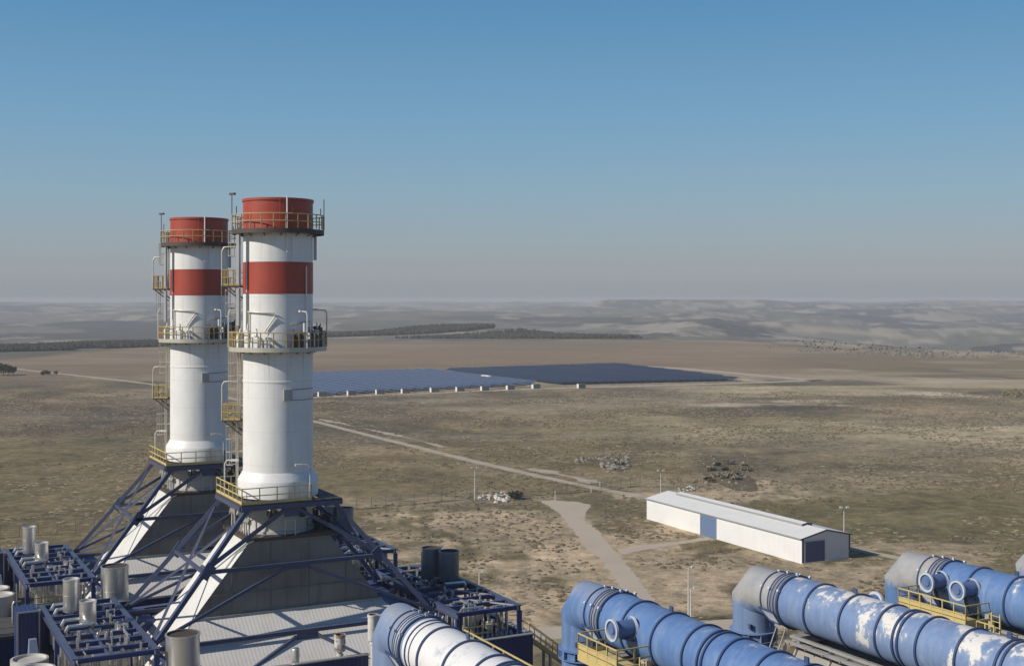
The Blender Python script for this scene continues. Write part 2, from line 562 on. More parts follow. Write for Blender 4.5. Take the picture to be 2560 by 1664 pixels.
def line_rail(mb, pts, h=1.1, rad=0.03, step=1.2, kick=0.15):
    """post and rail guard along a polyline at deck level"""
    for p, q in zip(pts[:-1], pts[1:]):
        p, q = Vector(p), Vector(q)
        L = (q - p).length
        n = max(1, round(L / step))
        for i in range(n + 1):
            b = p.lerp(q, i / n)
            mb.beam(b, b + Vector((0, 0, h)), rad * 2.0)
        for hh in (h, h * 0.52):
            mb.beam(p + Vector((0, 0, hh)), q + Vector((0, 0, hh)), rad * 1.9)
        if kick:
            mb.beam(p + Vector((0, 0, kick / 2)), q + Vector((0, 0, kick / 2)), 0.02, kick)


def ladder(mb, p0, z1, out, w=0.55, cage=True, rad=0.042):
    """vertical caged ladder; out = unit vector away from the shell"""
    p0 = Vector(p0)
    out = Vector((out[0], out[1], 0)).normalized()
    sd = Vector((-out.y, out.x, 0))
    z0 = p0.z
    for s_ in (-1, 1):
        b = p0 + sd * (s_ * w / 2)
        mb.beam(b, Vector((b.x, b.y, z1)), rad * 2.2)
    z = z0 + 0.3
    while z < z1:
        mb.beam(p0 + sd * (-w / 2) + Vector((0, 0, z - z0)), p0 + sd * (w / 2) + Vector((0, 0, z - z0)), rad * 1.1)
        z += 0.33
    if cage:
        z = z0 + 2.2
        hoops = []
        while z < z1 - 0.1:
            hoops.append(z)
            z += 0.95
        c = p0 + out * 0.36
        for hz in hoops:
            mb.tube([(c + sd * (0.38 * math.cos(t)) + out * (0.42 * math.sin(t))).to_tuple()[:2] + (hz,) for t in
                     [PI * k / 8 - 0.35 + k * 0.0875 for k in range(9)]], rad * 0.8, 4)
        if len(hoops) > 1:
            for t in (0.3, PI / 2, PI - 0.3):
                q = c + sd * (0.38 * math.cos(t)) + out * (0.42 * math.sin(t))
                mb.beam((q.x, q.y, hoops[0]), (q.x, q.y, hoops[-1]), rad * 1.2)


# ----------------------------------------------------------------------------
# numpy noise for the terrain
_P = rng.permutation(4096)


def vnoise(x, y, seed=0):
    xi, yi = np.floor(x).astype(np.int64), np.floor(y).astype(np.int64)
    fx, fy = x - xi, y - yi
    fx, fy = fx * fx * (3 - 2 * fx), fy * fy * (3 - 2 * fy)

    def h(a, b):
        return _P[(_P[(a + seed * 57) % 4096] + b) % 4096] / 4095.0
    a = h(xi, yi) * (1 - fx) + h(xi + 1, yi) * fx
    b = h(xi, yi + 1) * (1 - fx) + h(xi + 1, yi + 1) * fx
    return a * (1 - fy) + b * fy


def fbm(x, y, scale, octv=5, seed=0, gain=0.5):
    t, amp, tot = 0.0, 1.0, 0.0
    for o in range(octv):
        t = t + amp * vnoise(x / scale * 2 ** o + 13.7 * o, y / scale * 2 ** o + 7.1 * o, seed + o)
        tot += amp
        amp *= gain
    return t / tot


def sstep(a, b, x):
    t = np.clip((x - a) / (b - a), 0, 1)
    return t * t * (3 - 2 * t)


def edge_dist(x, y):
    """distance at which the plateau breaks off into the valley, by bearing"""
    u = x / np.maximum(y, 1.0)
    e = np.interp(u, [-0.6, -0.41, -0.30, -0.16, 0.10, 0.17, 0.24, 0.32, 0.42, 0.7],
                  [1600, 1620, 1640, 1660, 1640, 1560, 1360, 1190, 1090, 1000])
    return e + (fbm(x, y, 160, 3, 3) - 0.5) * 120


def height(x, y):
    d = np.sqrt(x * x + y * y)
    front = sstep(0.0, 0.25, y / np.maximum(d, 1))
    e = edge_dist(x, y)
    drop = -20 * sstep(0, 260, d - e) - 16 * sstep(300, 1000, d - e)
    near_r = 5 * sstep(-10, 60, d - e) * (1 - sstep(60, 300, d - e)) * sstep(0.16, 0.26, x / np.maximum(y, 1))
    amp = sstep(1700, 4200, d)
    n1 = fbm(x, y * 0.8, 1500, 5, 20)
    n2 = 1 - np.abs(fbm(x, y, 900, 6, 31) * 2 - 1)
    n3 = fbm(x, y, 240, 4, 44)
    hill = amp * ((n1 - 0.5) * 62 + (n2 - 0.6) * 42 + (n3 - 0.5) * 16 + 30 + 26 * sstep(3000, 8000, d))
    hill = hill + 14 * (n3 - 0.5) * sstep(300, 900, d - e) + 10 * (n1 - .5) * sstep(300, 900, d - e)
    # flat-topped mesas in the distance on the right, gullied badlands before them
    u = x / np.maximum(y, 1)
    gl = 1 - np.abs(fbm(x * .6, y, 520, 6, 171, .5) * 2 - 1)
    bad = sstep(0.02, 0.14, u) * sstep(1850, 2400, d) * (1 - sstep(6500, 8000, d))
    hill = hill + bad * ((gl - 0.80) * 75 + (fbm(x, y, 110, 4, 181) - .5) * 9 * sstep(0.7, 0.95, gl))
    mesa = sstep(0.05, 0.08, u) * (1 - sstep(0.20, 0.235, u)) * sstep(5200, 5500, d) * (1 - sstep(7400, 8200, d))
    tz = hill + drop
    cap = 57 + 3 * (n3 - 0.5)
    tz = tz * (1 - mesa) + mesa * np.minimum(tz + 40, cap)
    tz = tz + near_r
    tz = tz + 17 * np.exp(-((x + 115) / 140) ** 2) * np.exp(-((y - 1800) / 110) ** 2) + 7 * np.exp(-((x - 5) / 110) ** 2) * np.exp(-((y - 1770) / 80) ** 2)
    tz = np.minimum(tz, 66)
    tz = np.where(d > 9500, tz * (1 - sstep(9500, 12500, d)) + 40 * sstep(9500, 12500, d), tz)
    return tz * front


def inpoly(x, y, poly):
    r = np.zeros(x.shape, bool)
    n = len(poly)
    for i in range(n):
        x0, y0 = poly[i]
        x1, y1 = poly[(i + 1) % n]
        c = ((y0 > y) != (y1 > y)) & (x < (x1 - x0) * (y - y0) / (y1 - y0 + 1e-9) + x0)
        r ^= c
    return r


def ellmask(x, y, cx, cy, rx, ry, rough=0.5, sc=20, seed=60):
    q = np.sqrt(((x - cx) / rx) ** 2 + ((y - cy) / ry) ** 2) + (fbm(x, y, sc, 4, seed) - 0.5) * 2 * rough
    return 1 - sstep(0.75, 1.1, q)


# solar fields (world outlines)
LF = [gp(1340, 962), gp(690, 996), gp(660, 940), gp(1080, 928)]
RF = [gp(1400, 962), gp(1845, 952), gp(1540, 914), gp(1110, 928)]


def make_ground():
    fr = np.linspace(-0.60, 0.60, 420)
    side = np.linspace(0.62, 2 * PI - 0.62, 70)
    ang = np.concatenate([fr, side])
    rad = np.concatenate([np.geomspace(4, 140, 26), np.geomspace(146, 1000, 170), np.geomspace(1008, 15000, 250)])
    A, D = np.meshgrid(ang, rad)
    X, Y = D * np.sin(A), D * np.cos(A)
    Z = height(X, Y)
    d = D
    u = X / np.maximum(Y, 1)
    e = edge_dist(X, Y)

    fe = np.interp(u, [-0.6, -0.41, -0.30, -0.16, 0.10, 0.17, 0.24, 0.32, 0.42, 0.7], [1000, 1080, 1290, 1480, 1510, 1480, 1330, 1170, 1080, 1000]) + 50 * (fbm(X, Y, 140, 3, 92) - .5)

    def C(*c):
        return np.array(c)[None, None, :]
    olive, tan, grey = C(0.205, 0.167, 0.100), C(0.310, 0.242, 0.158), C(0.150, 0.134, 0.108)
    sand, red, green = C(0.50, 0.40, 0.285), C(0.262, 0.190, 0.126), C(0.175, 0.158, 0.085)

    def lerp(a, b, t):
        return a + (b - a) * t[..., None]
    base = lerp(olive + X[..., None] * 0, tan, sstep(0.42, 0.62, fbm(X, Y, 130, 5, 1)))
    base = lerp(base, green, 0.6 * sstep(0.48, 0.66, fbm(X, Y, 90, 4, 5)) * (1 - sstep(420, 700, d)))
    base = lerp(base, grey, 0.8 * sstep(0.50, 0.66, fbm(X, Y * 0.45, 150, 5, 9)))
    base = lerp(base, C(0.105, 0.096, 0.078), 0.6 * sstep(0.54, 0.66, fbm(X, Y * 0.6, 70, 5, 16)) * sstep(230, 300, Y))
    base = lerp(base, C(0.37, 0.31, 0.225), 0.55 * sstep(0.54, 0.65, fbm(X * .5, Y * 0.8, 42, 5, 18)))
    # paler streaky midfield on the right
    pale = sstep(0.02, 0.2, u) * sstep(330, 430, Y) * (1 - sstep(700, 900, Y)) * sstep(0.43, 0.57, fbm(X * 0.3, Y, 45, 5, 14))
    base = lerp(base, C(0.46, 0.39, 0.265), 0.85 * pale)
    # bare soil near the plant
    soil = np.zeros_like(X)
    for (px, py, rx, ry) in ((1050, 1400, 20, 10), (1180, 1420, 16, 14), (1230, 1500, 16, 12), (1300, 1310, 9, 12), (1330, 1480, 8, 14), (1160, 1350, 16, 8), (1740, 1500, 12, 12), (1250, 1330, 14, 14), (1330, 1400, 9, 22), (1270, 1470, 12, 26), (1110, 1370, 12, 14), (1000, 1345, 13, 9),
                             (1750, 1450, 14, 22), (1800, 1400, 12, 14), (1690, 1330, 8, 14), (1930, 1420, 16, 12), (1350, 1550, 14, 9),
                             (1640, 1430, 9, 12)):
        cx, cy = gp(px, py)
        soil = np.maximum(soil, ellmask(X, Y, cx, cy, rx, ry, 0.75, 14, 61))
    soil = soil * sstep(0.36, 0.50, fbm(X, Y, 9, 4, 66))
    yard = sstep(-2, 6, 288 + 0.52 * (X + 13) - Y - 8) * sstep(-75, -45, X) * (1 - sstep(75, 100, X)) * sstep(150, 160, Y)
    base = lerp(base, C(0.165, 0.142, 0.085), 0.85 * yard * sstep(0.36, 0.50, fbm(X, Y, 26, 4, 64)))
    soil = np.maximum(soil, 0.85 * yard * sstep(0.535, 0.58, fbm(X, Y * .8, 30, 6, 63, .62)))
    base = lerp(base, sand, 0.9 * soil)
    # pale scraped patches farther out
    for (px, py, rx, ry, k) in ((1930, 1012, 34, 10, .8), (2050, 1003, 22, 12, .7), (2450, 985, 42, 30, .9), (2330, 950, 60, 26, .5), (1870, 925, 70, 20, .5),
                                (1690, 950, 60, 16, .8), (2240, 1060, 60, 20, .35), (1640, 920, 60, 24, .8), (1970, 940, 50, 10, .6)):
        cx, cy = gp(px, py)
        base = lerp(base, C(0.56, 0.475, 0.365), k * ellmask(X, Y, cx, cy, rx, ry, 0.7, 22, 71) * sstep(.33, .5, fbm(X * .6, Y, 14, 4, 73)))
    for (px, py, rx, ry, k) in ((2530, 984, 28, 16, .9), (1900, 1030, 50, 22, .7), (2000, 1017, 26, 9, .8), (1810, 1150, 14, 40, .5), (2150, 1130, 50, 40, .35), (900, 1090, 40, 40, .3)):
        cx, cy = gp(px, py)
        base = lerp(base, C(0.095, 0.088, 0.074), k * ellmask(X, Y, cx, cy, rx, ry, 0.6, 24, 81))
    # ploughed reddish field on the plateau
    rf = sstep(740, 860, d + 60 * (fbm(X, Y, 120, 3, 90) - .5) + 90 * sstep(0.12, 0.3, u)) * (1 - sstep(-60, 10, d - fe))
    red = lerp(red + X[..., None] * 0, C(0.30, 0.235, 0.16), 0.7 * sstep(0.5, 0.62, fbm(X * .35, Y, 70, 5, 95)))
    red = lerp(red, C(0.19, 0.15, 0.105), 0.6 * sstep(0.52, 0.66, fbm(X * .3, Y, 110, 5, 97)))
    base = lerp(base, red, 0.88 * rf * (1 - 0.75 * sstep(0.19, 0.30, u)))
    # apron of light soil round the solar fields
    for poly in (LF, RF):
        cx, cy = sum(p[0] for p in poly) / 4, sum(p[1] for p in poly) / 4
        big = [(cx + (p[0] - cx) * 1.10, cy + (p[1] - cy) * 1.07) for p in poly]
        base = lerp(base, C(0.34, 0.285, 0.225), 0.85 * inpoly(X, Y, big).astype(float))
    # valley and hills beyond the plateau: chalk, pasture and dark shrub
    far = sstep(0, 50, d - fe)
    hills = lerp(C(0.185, 0.172, 0.135) + X[..., None] * 0, C(0.130, 0.130, 0.095), sstep(0.42, 0.58, fbm(X, Y * .7, 330, 6, 101, .6)))
    hills = lerp(hills, C(0.050, 0.052, 0.050), 0.85 * sstep(0.51, 0.56, fbm(X, Y * .6, 420, 7, 107, .6)) * sstep(1900, 2600, d))
    sl = np.abs(height(X + 14, Y) - height(X - 14, Y)) / 28 + np.abs(height(X, Y + 14) - height(X, Y - 14)) / 28
    hills = lerp(hills, C(0.042, 0.048, 0.052), 0.9 * sstep(0.08, 0.16, u) * sstep(0.44, 0.52, fbm(X, Y * .45, 420, 7, 131, .62)) * sstep(1650, 1900, d) * (1 - sstep(5000, 7000, d)))
    hills = lerp(hills, C(0.38, 0.33, 0.26), 0.8 * sstep(0.56, 0.63, fbm(X, Y * .5, 170, 6, 113, .62)))
    hills = lerp(hills, C(0.085, 0.085, 0.065), 0.6 * sstep(0.55, 0.62, fbm(X, Y * .5, 90, 5, 117, .6)))
    hills = lerp(hills, C(0.36, 0.315, 0.25), 0.85 * sstep(0.30, 0.40, sl + 0.3 * (fbm(X, Y, 80, 4, 191) - .5)) * sstep(1800, 2200, d))
    base = lerp(base, hills, far)
    base = base * np.where(far > .5, 1.0, 1.10)[..., None]
    tw = (1 - 0.7 * sstep(500, 1500, d)) * (1 - 0.65 * rf)
    verts = np.stack([X, Y, Z], -1).reshape(-1, 3)
    nr, nc = X.shape
    idx = np.arange(nr * nc).reshape(nr, nc)
    nx = np.roll(idx, -1, 1)
    q = np.stack([idx[:-1], nx[:-1], nx[1:], idx[1:]], -1).reshape(-1, 4)[:, ::-1]
    me = bpy.data.meshes.new('ground')
    faces = [tuple(r) for r in q.tolist()] + [tuple(idx[0].tolist())]
    me.from_pydata(verts.tolist(), [], faces)
    ca = me.color_attributes.new('land', 'FLOAT_COLOR', 'POINT')
    col = np.concatenate([np.clip(base, 0.01, 1), np.ones(X.shape + (1,))], -1).reshape(-1)
    ca.data.foreach_set('color', col.astype(np.float32))
    fa = me.attributes.new('texture_weight', 'FLOAT', 'POINT')
    fa.data.foreach_set('value', tw.reshape(-1).astype(np.float32))
    me.polygons.foreach_set('use_smooth', [True] * len(me.polygons))
    me.materials.append(M['ground'])
    me.update()
    o = link(bpy.data.objects.new('ground', me))
    o['kind'] = 'structure'


make_ground()


# ----------------------------------------------------------------------------
# roads and tracks
TRACKS = []


def ribbon(name, pts, width, mat, z=0.02, jitter=0.0, step=4.0):
    if name in ('dirt_track', 'spoil_strip'):
        TRACKS.append(pts)
    P = [Vector((p[0], p[1])) for p in pts]
    L = []
    for p, q in zip(P[:-1], P[1:]):
        n = max(1, int((q - p).length / step))
        L += [p.lerp(q, i / n) for i in range(n)]
    L.append(P[-1])
    mb = MB()
    for i, p in enumerate(L):
        t = (L[min(i + 1, len(L) - 1)] - L[max(i - 1, 0)]).normalized()
        nrm = Vector((-t.y, t.x))
        w = width(i / len(L)) if callable(width) else width
        a = w / 2 * (1 + jitter * (random.random() - .5))
        b = w / 2 * (1 + jitter * (random.random() - .5))
        l, r = p + nrm * a, p - nrm * b
        mb.v += [(l.x, l.y, z), (r.x, r.y, z)]
    mb.f = [(2 * i, 2 * i + 1, 2 * i + 3, 2 * i + 2) for i in range(len(L) - 1)]
    return structure(name, mb, mat)


def soften(mb, step=0.8, amp=0.35):
    """break the straight edge of a slab where soil and weeds creep over it"""
    P = [Vector(v) for v in mb.v]
    out = []
    for p, q in zip(P, P[1:] + P[:1]):
        n = max(1, int((q - p).length / step))
        for i in range(n):
            w_ = p.lerp(q, i / n)
            out.append((w_.x + random.uniform(-amp, amp), w_.y + random.uniform(-amp, amp), w_.z))
    mb.v, mb.f = out, [tuple(range(len(out)))]


mb = MB()
outline = [(1350, 1251), (1395, 1280), (1430, 1322), (1470, 1375), (1495, 1390), (1555, 1476), (1600, 1545), (1680, 1545), (1638, 1502),
           (1586, 1430), (1545, 1384), (1500, 1330), (1461, 1299), (1464, 1282), (1478, 1261), (1440, 1254), (1390, 1250)]
mb.add([gp(*p) + (0.025,) for p in outline], [tuple(range(len(outline)))])
soften(mb)
structure('access_road', mb, 'concrete')
mb = MB()
outline = [(1541, 1371), (1600, 1365), (1700, 1352), (1764, 1342), (1791, 1347), (1720, 1356), (1620, 1373), (1559, 1386)]
mb.add([gp(*p) + (0.029,) for p in outline], [tuple(range(len(outline)))])
soften(mb)
structure('door_path', mb, 'concrete')
p0, p1 = gp(1326, 1583), gp(1835, 1562)
dv = Vector((p1[0] - p0[0], p1[1] - p0[1])).normalized()
ribbon('plant_road', [(p0[0] - dv.x * 60, p0[1] - dv.y * 60), p0, p1, (p1[0] + dv.x * 90, p1[1] + dv.y * 90)], 6.5, 'concrete', 0.016, .06, 1.5)
ribbon('dirt_track', [gp(*p) for p in ((600, 1028), (690, 1040), (779, 1051), (940, 1092), (1195, 1155), (1340, 1188), (1478, 1217), (1618, 1243), (1700, 1259))], 3.3, 'track', 0.012, 0.3, 3)
ribbon('dirt_track', [gp(*p) for p in ((2080, 1352), (2123, 1367), (2222, 1390), (2330, 1412))], 2.6, 'track', 0.012, 0.5, 3)
ribbon('dirt_track', [gp(*p) for p in ((0, 916), (60, 924), (150, 934), (300, 950), (420, 965), (600, 1000))], 5.0, 'track', 0.012, 0.6, 8)
ribbon('spoil_strip', [gp(*p) for p in ((1325, 1170), (1400, 1185), (1492, 1206))], lambda t: 3.2 + 2 * math.sin(t * 9), 'track', 0.009, 0.9, 2)
ribbon('spoil_strip', [gp(*p) for p in ((800, 1047), (900, 1068), (1030, 1096), (1110, 1117))], lambda t: 1.8 + 1.6 * math.sin(t * 14), 'track', 0.009, 1.2, 2)
ribbon('solar_road', [gp(1086, 930), gp(1345, 966)], 7.0, 'track', 0.03, 0.1, 20)
ribbon('solar_road', [gp(640, 1004), gp(780, 993), gp(1345, 971), gp(1600, 964), gp(1850, 957), gp(2060, 950)], 9.0, 'track', 0.02, 0.3, 15)
ribbon('solar_road', [gp(1560, 913), gp(1700, 921), gp(1850, 934), gp(2060, 952)], 14.0, 'track', 0.02, 0.4, 15)


# ----------------------------------------------------------------------------
# boiler unit (built once in the frame of its chimney, then copied for the second unit)
UF = (OX, OY, TP)
UNIT = []            # (thing, label of the far copy)


def unit(name, label, far_label, cat, base, group=None):
    t = Thing(name, label, cat, UF, base, group)
    UNIT.append((t, far_label))
    return t


def make_chimney():
    t = unit('chimney', 'nearer and taller of the two red and white banded steel chimneys',
             'farther red and white chimney, partly hidden behind the other one', 'chimney', (0, 0, 29.4), 'banded chimneys of the power plant')
    n = 64
    RB = 2.54
    t.part('white_section', MB().lathe([(RB, 33.75), (RB - 0.01, 40.2), (RB + 0.02, 40.22), (RB + .02, 40.32), (RB - .01, 40.34), (RB - 0.02, 46.6)], n), 'white')
    t.part('red_band', MB().lathe([(RB + 0.003, 46.6), (RB + 0.003, 48.9)], n), 'red')
    t.part('white_section', MB().lathe([(RB - 0.02, 48.9), (RB - 0.02, 51.2)], n), 'white')
    top = t.part('red_band', MB().lathe([(RB - 0.01, 51.2), (RB - 0.01, 53.3), (RB + 0.06, 53.32), (RB + 0.06, 53.5), (RB - 0.12, 53.5)], n), 'red')
    t.part('flue', MB().lathe([(RB - 0.12, 53.5), (RB - 0.16, 46.0), (0.01, 45.9)], n), 'soot', top)
    t.part('base_skirt', MB().lathe([(RB, 33.75), (2.89, 33.15), (2.91, 33.1), (2.91, 31.92)], n), 'white')
    t.part('neck', MB().lathe([(2.5, 31.72), (2.5, 29.62), (2.62, 29.6), (2.62, 29.4)], n), 'neck')
    for an in (-0.65 * PI, -0.36 * PI):
        c, s = math.cos(an), math.sin(an)
        t.part('manhole', MB().cyl((2.45 * c, 2.45 * s, 30.85), (2.66 * c, 2.66 * s, 30.85), 0.36, n=20), 'deck')
    # base deck
    mb = MB()
    x0, x1, y0, y1 = -3.7, 3.7, -3.45, 3.5
    mb.bounds(x0, x1, y0, -2.5, 31.72, 31.84)
    mb.bounds(x0, x1, 2.5, y1, 31.72, 31.84)
    mb.bounds(x0, -2.5, -2.5, 2.5, 31.72, 31.84)
    mb.bounds(2.5, x1, -2.5, 2.5, 31.72, 31.84)
    d = t.part('base_deck', mb, 'deck', smooth=0)
    mb = MB()
    for p, q in (((x0, y0), (x1, y0)), ((x1, y0 + .16), (x1, y1 - .16)), ((x1, y1), (x0, y1)), ((x0, y1 - .16), (x0, y0 + .16))):
        mb.beam((p[0], p[1], 31.56), (q[0], q[1], 31.56), 0.2, 0.30)
    t.part('edge_beam', mb, 'truss', d, 0)
    mb = MB()
    z = 31.86
    line_rail(mb, [(1.4, -2.98, z), (1.4, y0 + .05, z), (x0 + .05, y0 + .05, z), (x0 + .05, y1 - .05, z), (-1.5, y1 - .05, z)], 1.1, 0.034, 1.15, 0.2)
    t.part('handrail', mb, 'yellow', d, 0)
    # ring platforms
    for (zd, ro, full) in ((51.2, 3.34, 1), (42.7, 3.52, 2)):
        pl = t.part('platform', MB().lathe([(RB + .02, zd), (ro, zd), (ro, zd - 0.10), (RB + .02, zd - 0.10), (RB + .02, zd)], n), 'deck')
        mb = MB().lathe([(ro + 0.012, zd - 0.27), (ro + .012, zd + 0.06), (ro - .03, zd + .06), (ro - .03, zd - .27), (ro + .012, zd - .27)], n)
        t.part('toe_plate', mb, 'deck' if full == 1 else 'palerail', pl)
        mb = MB()
        for k in range(14):
            an = 2 * PI * k / 14
            c, s = math.cos(an), math.sin(an)
            mb.beam((RB * c, RB * s, zd - 0.17), ((ro - .1) * c, (ro - .1) * s, zd - 0.17), 0.10, 0.14)
            mb.beam((RB * c, RB * s, zd - 0.42), ((ro - .35) * c, (ro - .35) * s, zd - 0.2), 0.05, 0.06)
            mb.cut()
        t.part('bracket', mb, 'deck', pl, 0)
        mb = MB()
        k_n = 24
        for k in range(k_n):
            an = 2 * PI * (k + 0.5) / k_n
            c, s = math.cos(an), math.sin(an)
            mb.beam((ro * c, ro * s, zd + .1), (ro * c, ro * s, zd + 1.12), 0.07)
        arc_rail(mb, ro, zd + 1.12, 0, 2 * PI, 0.04, 64)
        arc_rail(mb, ro, zd + 0.6, 0, 2 * PI, 0.034, 64)
        t.part('handrail', mb, 'cream', pl)
    # side ladders with landings on the left flank
    la = R(152)

    def rad(r, an, z):
        return (r * math.cos(an), r * math.sin(an), z)
    o = (math.cos(la), math.sin(la))
    for (an, z0, z1) in ((la, 31.86, 38.6), (la - .16, 37.4, 43.9), (la + .10, 42.75, 48.4), (la - .14, 47.2, 52.3)):
        mb = MB()
        oo = (math.cos(an), math.sin(an))
        ladder(mb, rad(3.02, an, z0), z1, oo, 0.5)
        z = z0 + 1.0
        while z < z1:
            for sgn in (-1, 1):
                q = Vector(rad(3.02, an, z)) + Vector((-oo[1], oo[0], 0)) * 0.25 * sgn
                mb.beam((q.x - oo[0] * .45, q.y - oo[1] * .45, z), (q.x, q.y, z), 0.05)
            z += 2.2
        t.part('ladder', mb, 'palerail', smooth=0)
    for zl in (37.4, 47.2):
        mb = MB()
        c = rad(3.28, la - .02, zl)
        mb.box((c[0], c[1], zl - .06), (1.35, 1.7, .12), la)
        for sgn in (-1, 1):
            p = Vector(rad(3.28, la, zl - .1)) + Vector((-o[1], o[0], 0)) * 0.7 * sgn
            mb.beam((p.x + o[0] * .5, p.y + o[1] * .5, zl - .12), (p.x - o[0] * .75, p.y - o[1] * .75, zl - 1.1), 0.09)
        ld = t.part('landing', mb, 'deck', smooth=0)
        mb = MB()
        sd = Vector((-o[1], o[0], 0))
        cc = Vector(c)
        ou = Vector((o[0], o[1], 0))
        line_rail(mb, [cc - ou * .6 - sd * .82, cc + ou * .65 - sd * .82, cc + ou * .65 + sd * .82, cc - ou * .6 + sd * .82], 1.15, 0.032, 0.42, 0.15)
        t.part('handrail', mb, 'cream', ld, 0)
        p = cc + ou * .68 + sd * .8
        q = Vector((0, 0, 1))
        mb = MB().tube([p, p + q * 2.5, p + q * 2.8 - ou * .15, p + q * 2.85 - ou * .75], 0.05, 6)
        mb.box((p - ou * .9 + q * 2.83).to_tuple(), (0.5, .22, .14), la)
        t.part('lamp', mb, 'palerail', ld)
    # gooseneck lamps of the platforms and of the base deck
    for (an, r, zd, h) in ((R(-72), 3.56, 42.7, 2.6), (R(-10), 3.58, 42.7, 2.7), (R(165), 3.56, 42.7, 2.7), (R(100), 3.56, 42.7, 2.6)):
        p = Vector(rad(r, an, zd))
        i = Vector((-math.cos(an), -math.sin(an), 0))
        z = Vector((0, 0, 1))
        mb = MB().tube([p, p + z * (h - .25), p + z * h + i * .12, p + z * (h + .04) + i * .7], 0.05, 6)
        mb.box((p + z * (h + .05) + i * .95).to_tuple(), (0.55, 0.24, 0.15), an)
        t.part('lamp', mb, 'polewhite')
    for (x, y, ix, iy, h) in ((1.3, -3.42, -.8, .1, 2.5), (-3.65, 1.2, .6, -.5, 2.6)):
        p, z, i = Vector((x, y, 31.86)), Vector((0, 0, 1)), Vector((ix, iy, 0))
        mb = MB().tube([p, p + z * (h - .25), p + z * h + i * .2, p + z * (h + .04) + i * .75], 0.05, 6)
        mb.box((p + z * (h + .03) + i).to_tuple(), (0.55, 0.24, 0.15), math.atan2(iy, ix))
        t.part('lamp', mb, 'polewhite')
    # vertical service pipes on the shell, angles measured from the side facing the road
    va = R(-90 - 27.9 - 10.7 + 0)   # azimuth of the front of the shell
    fa = math.atan2(-(-OX * -ST + OY * CT), 0.001)
    view = math.atan2(OY, OX) + PI - TP
    for (da, z0, z1, r, m_) in ((14, 49.6, 53.6, 0.055, 'white'), (50, 45.1, 48.6, 0.05, 'white'), (-58, 44.2, 48.9, 0.04, 'white'), (3, 51.6, 53.4, 0.03, 'red')):
        an = view + R(da)
        t.part('pipe', MB().cyl(rad(RB + .09, an, z0), rad(RB + .09, an, z1), r, n=8), m_)
    an = view + R(88)
    c = rad(RB + .14, an, 50.1)
    t.part('cable_tray', MB().box(c, (0.24, 0.36, 2.0), an), 'galv')
    for z0, z1 in ((44.3, 47.0), (47.3, 51.0)):
        c = rad(3.16, view - R(63), (z0 + z1) / 2)
        t.part('cable_trunk', MB().box(c, (0.14, 0.46, z1 - z0), view - R(63)), 'galv')
    an = view + R(15)
    # inspection box low on the shell with its cable bands
    c = rad(RB + .10, an, 39.35)
    t.part('inspection_box', MB().box(c, (0.24, 0.62, 0.8), an), 'galv')
    mb = MB()
    for zz in (38.95, 39.72):
        arc_rail(mb, RB + .03, zz, an, an + R(62), 0.02, 20)
        mb.cut()
    t.part('cable', mb, 'deck')
    # sampling gear on the middle platform
    mb = MB()
    for k, (da, h, w) in enumerate(((-62, .9, .4), (-44, 1.25, .34), (-30, .8, .5), (-14, .7, .36), (48, 1.1, .5), (66, 1.3, .4), (80, .9, .55))):
        an = view + R(da)
        c = rad(3.12, an, 42.7 + h / 2 + .01)
        mb.box(c, (w * .8, w, h), an)
        mb.cyl(rad(3.12, an, 42.7 + h), rad(3.0, an, 42.7 + h + .5), .06, n=6)
        mb.cyl(rad(2.5, an, 43.4), rad(3.3, an, 43.4), .11, n=10)
        mb.cut()
    t.part('gas_analyser', mb, 'white', smooth=35)
    mb = MB()
    for (d0, d1, z0, z1) in ((-55, -5, 45.3, 45.2), (-5, -22, 45.0, 43.8), (-52, -52, 45.3, 43.2), (20, 60, 44.4, 44.6)):
        pts = [rad(RB + .10, view + R(d0 + (d1 - d0) * k / 10), z0 + (z1 - z0) * k / 10) for k in range(11)]
        mb.tube(pts, 0.055, 6)
        mb.cut()
    t.part('sampling_pipe', mb, 'palerail')
    mb = MB()
    r2 = random.Random(9)
    for k in range(15):
        an = view + R(22 + k * 6.2)
        h = r2.uniform(.5, 1.5)
        mb.box(rad(r2.uniform(2.95, 3.25), an, 42.72 + h / 2), (.3, r2.uniform(.2, .5), h), an)
        mb.tube([rad(2.7, an, 43.2 + r2.random()), rad(3.2, an + .05, 43.3 + r2.random()), rad(3.2, an + .12, 43.0)], .05, 6)
        mb.cut()
    t.part('control_box', mb, 'deck', smooth=35)
    mb = MB()
    for k in range(11):
        an = view - R(60 + k * 5)
        mb.beam(rad(3.5, an, 42.75), rad(3.5, an, 43.85), .06)
        mb.beam(rad(2.9, an, 42.75), rad(2.9, an, 43.3 + r2.random() * .8), .16)
        mb.cut()
    t.part('gate_post', mb, 'cream', smooth=0)
    t.part('gas_bottle', MB().cyl(rad(3.2, view + R(36), 42.72), rad(3.2, view + R(36), 44.5), 0.13, n=12), 'whiterim')
    mb = MB()
    for (da, h) in ((18, .55), (66, .5), (92, 1.3), (-62, .6)):
        an = view + R(da)
        mb.beam(rad(3.34, an, 52.3), rad(3.34, an, 52.3 + h), 0.05)
        mb.cut()
    mb.beam(rad(3.34, R(158), 52.3), rad(3.34, R(158), 53.85), 0.05)
    mb.box(rad(3.3, R(158), 53.92), (.5, .2, .15), R(120))
    t.part('antenna', mb, 'deck', smooth=0)
    return t


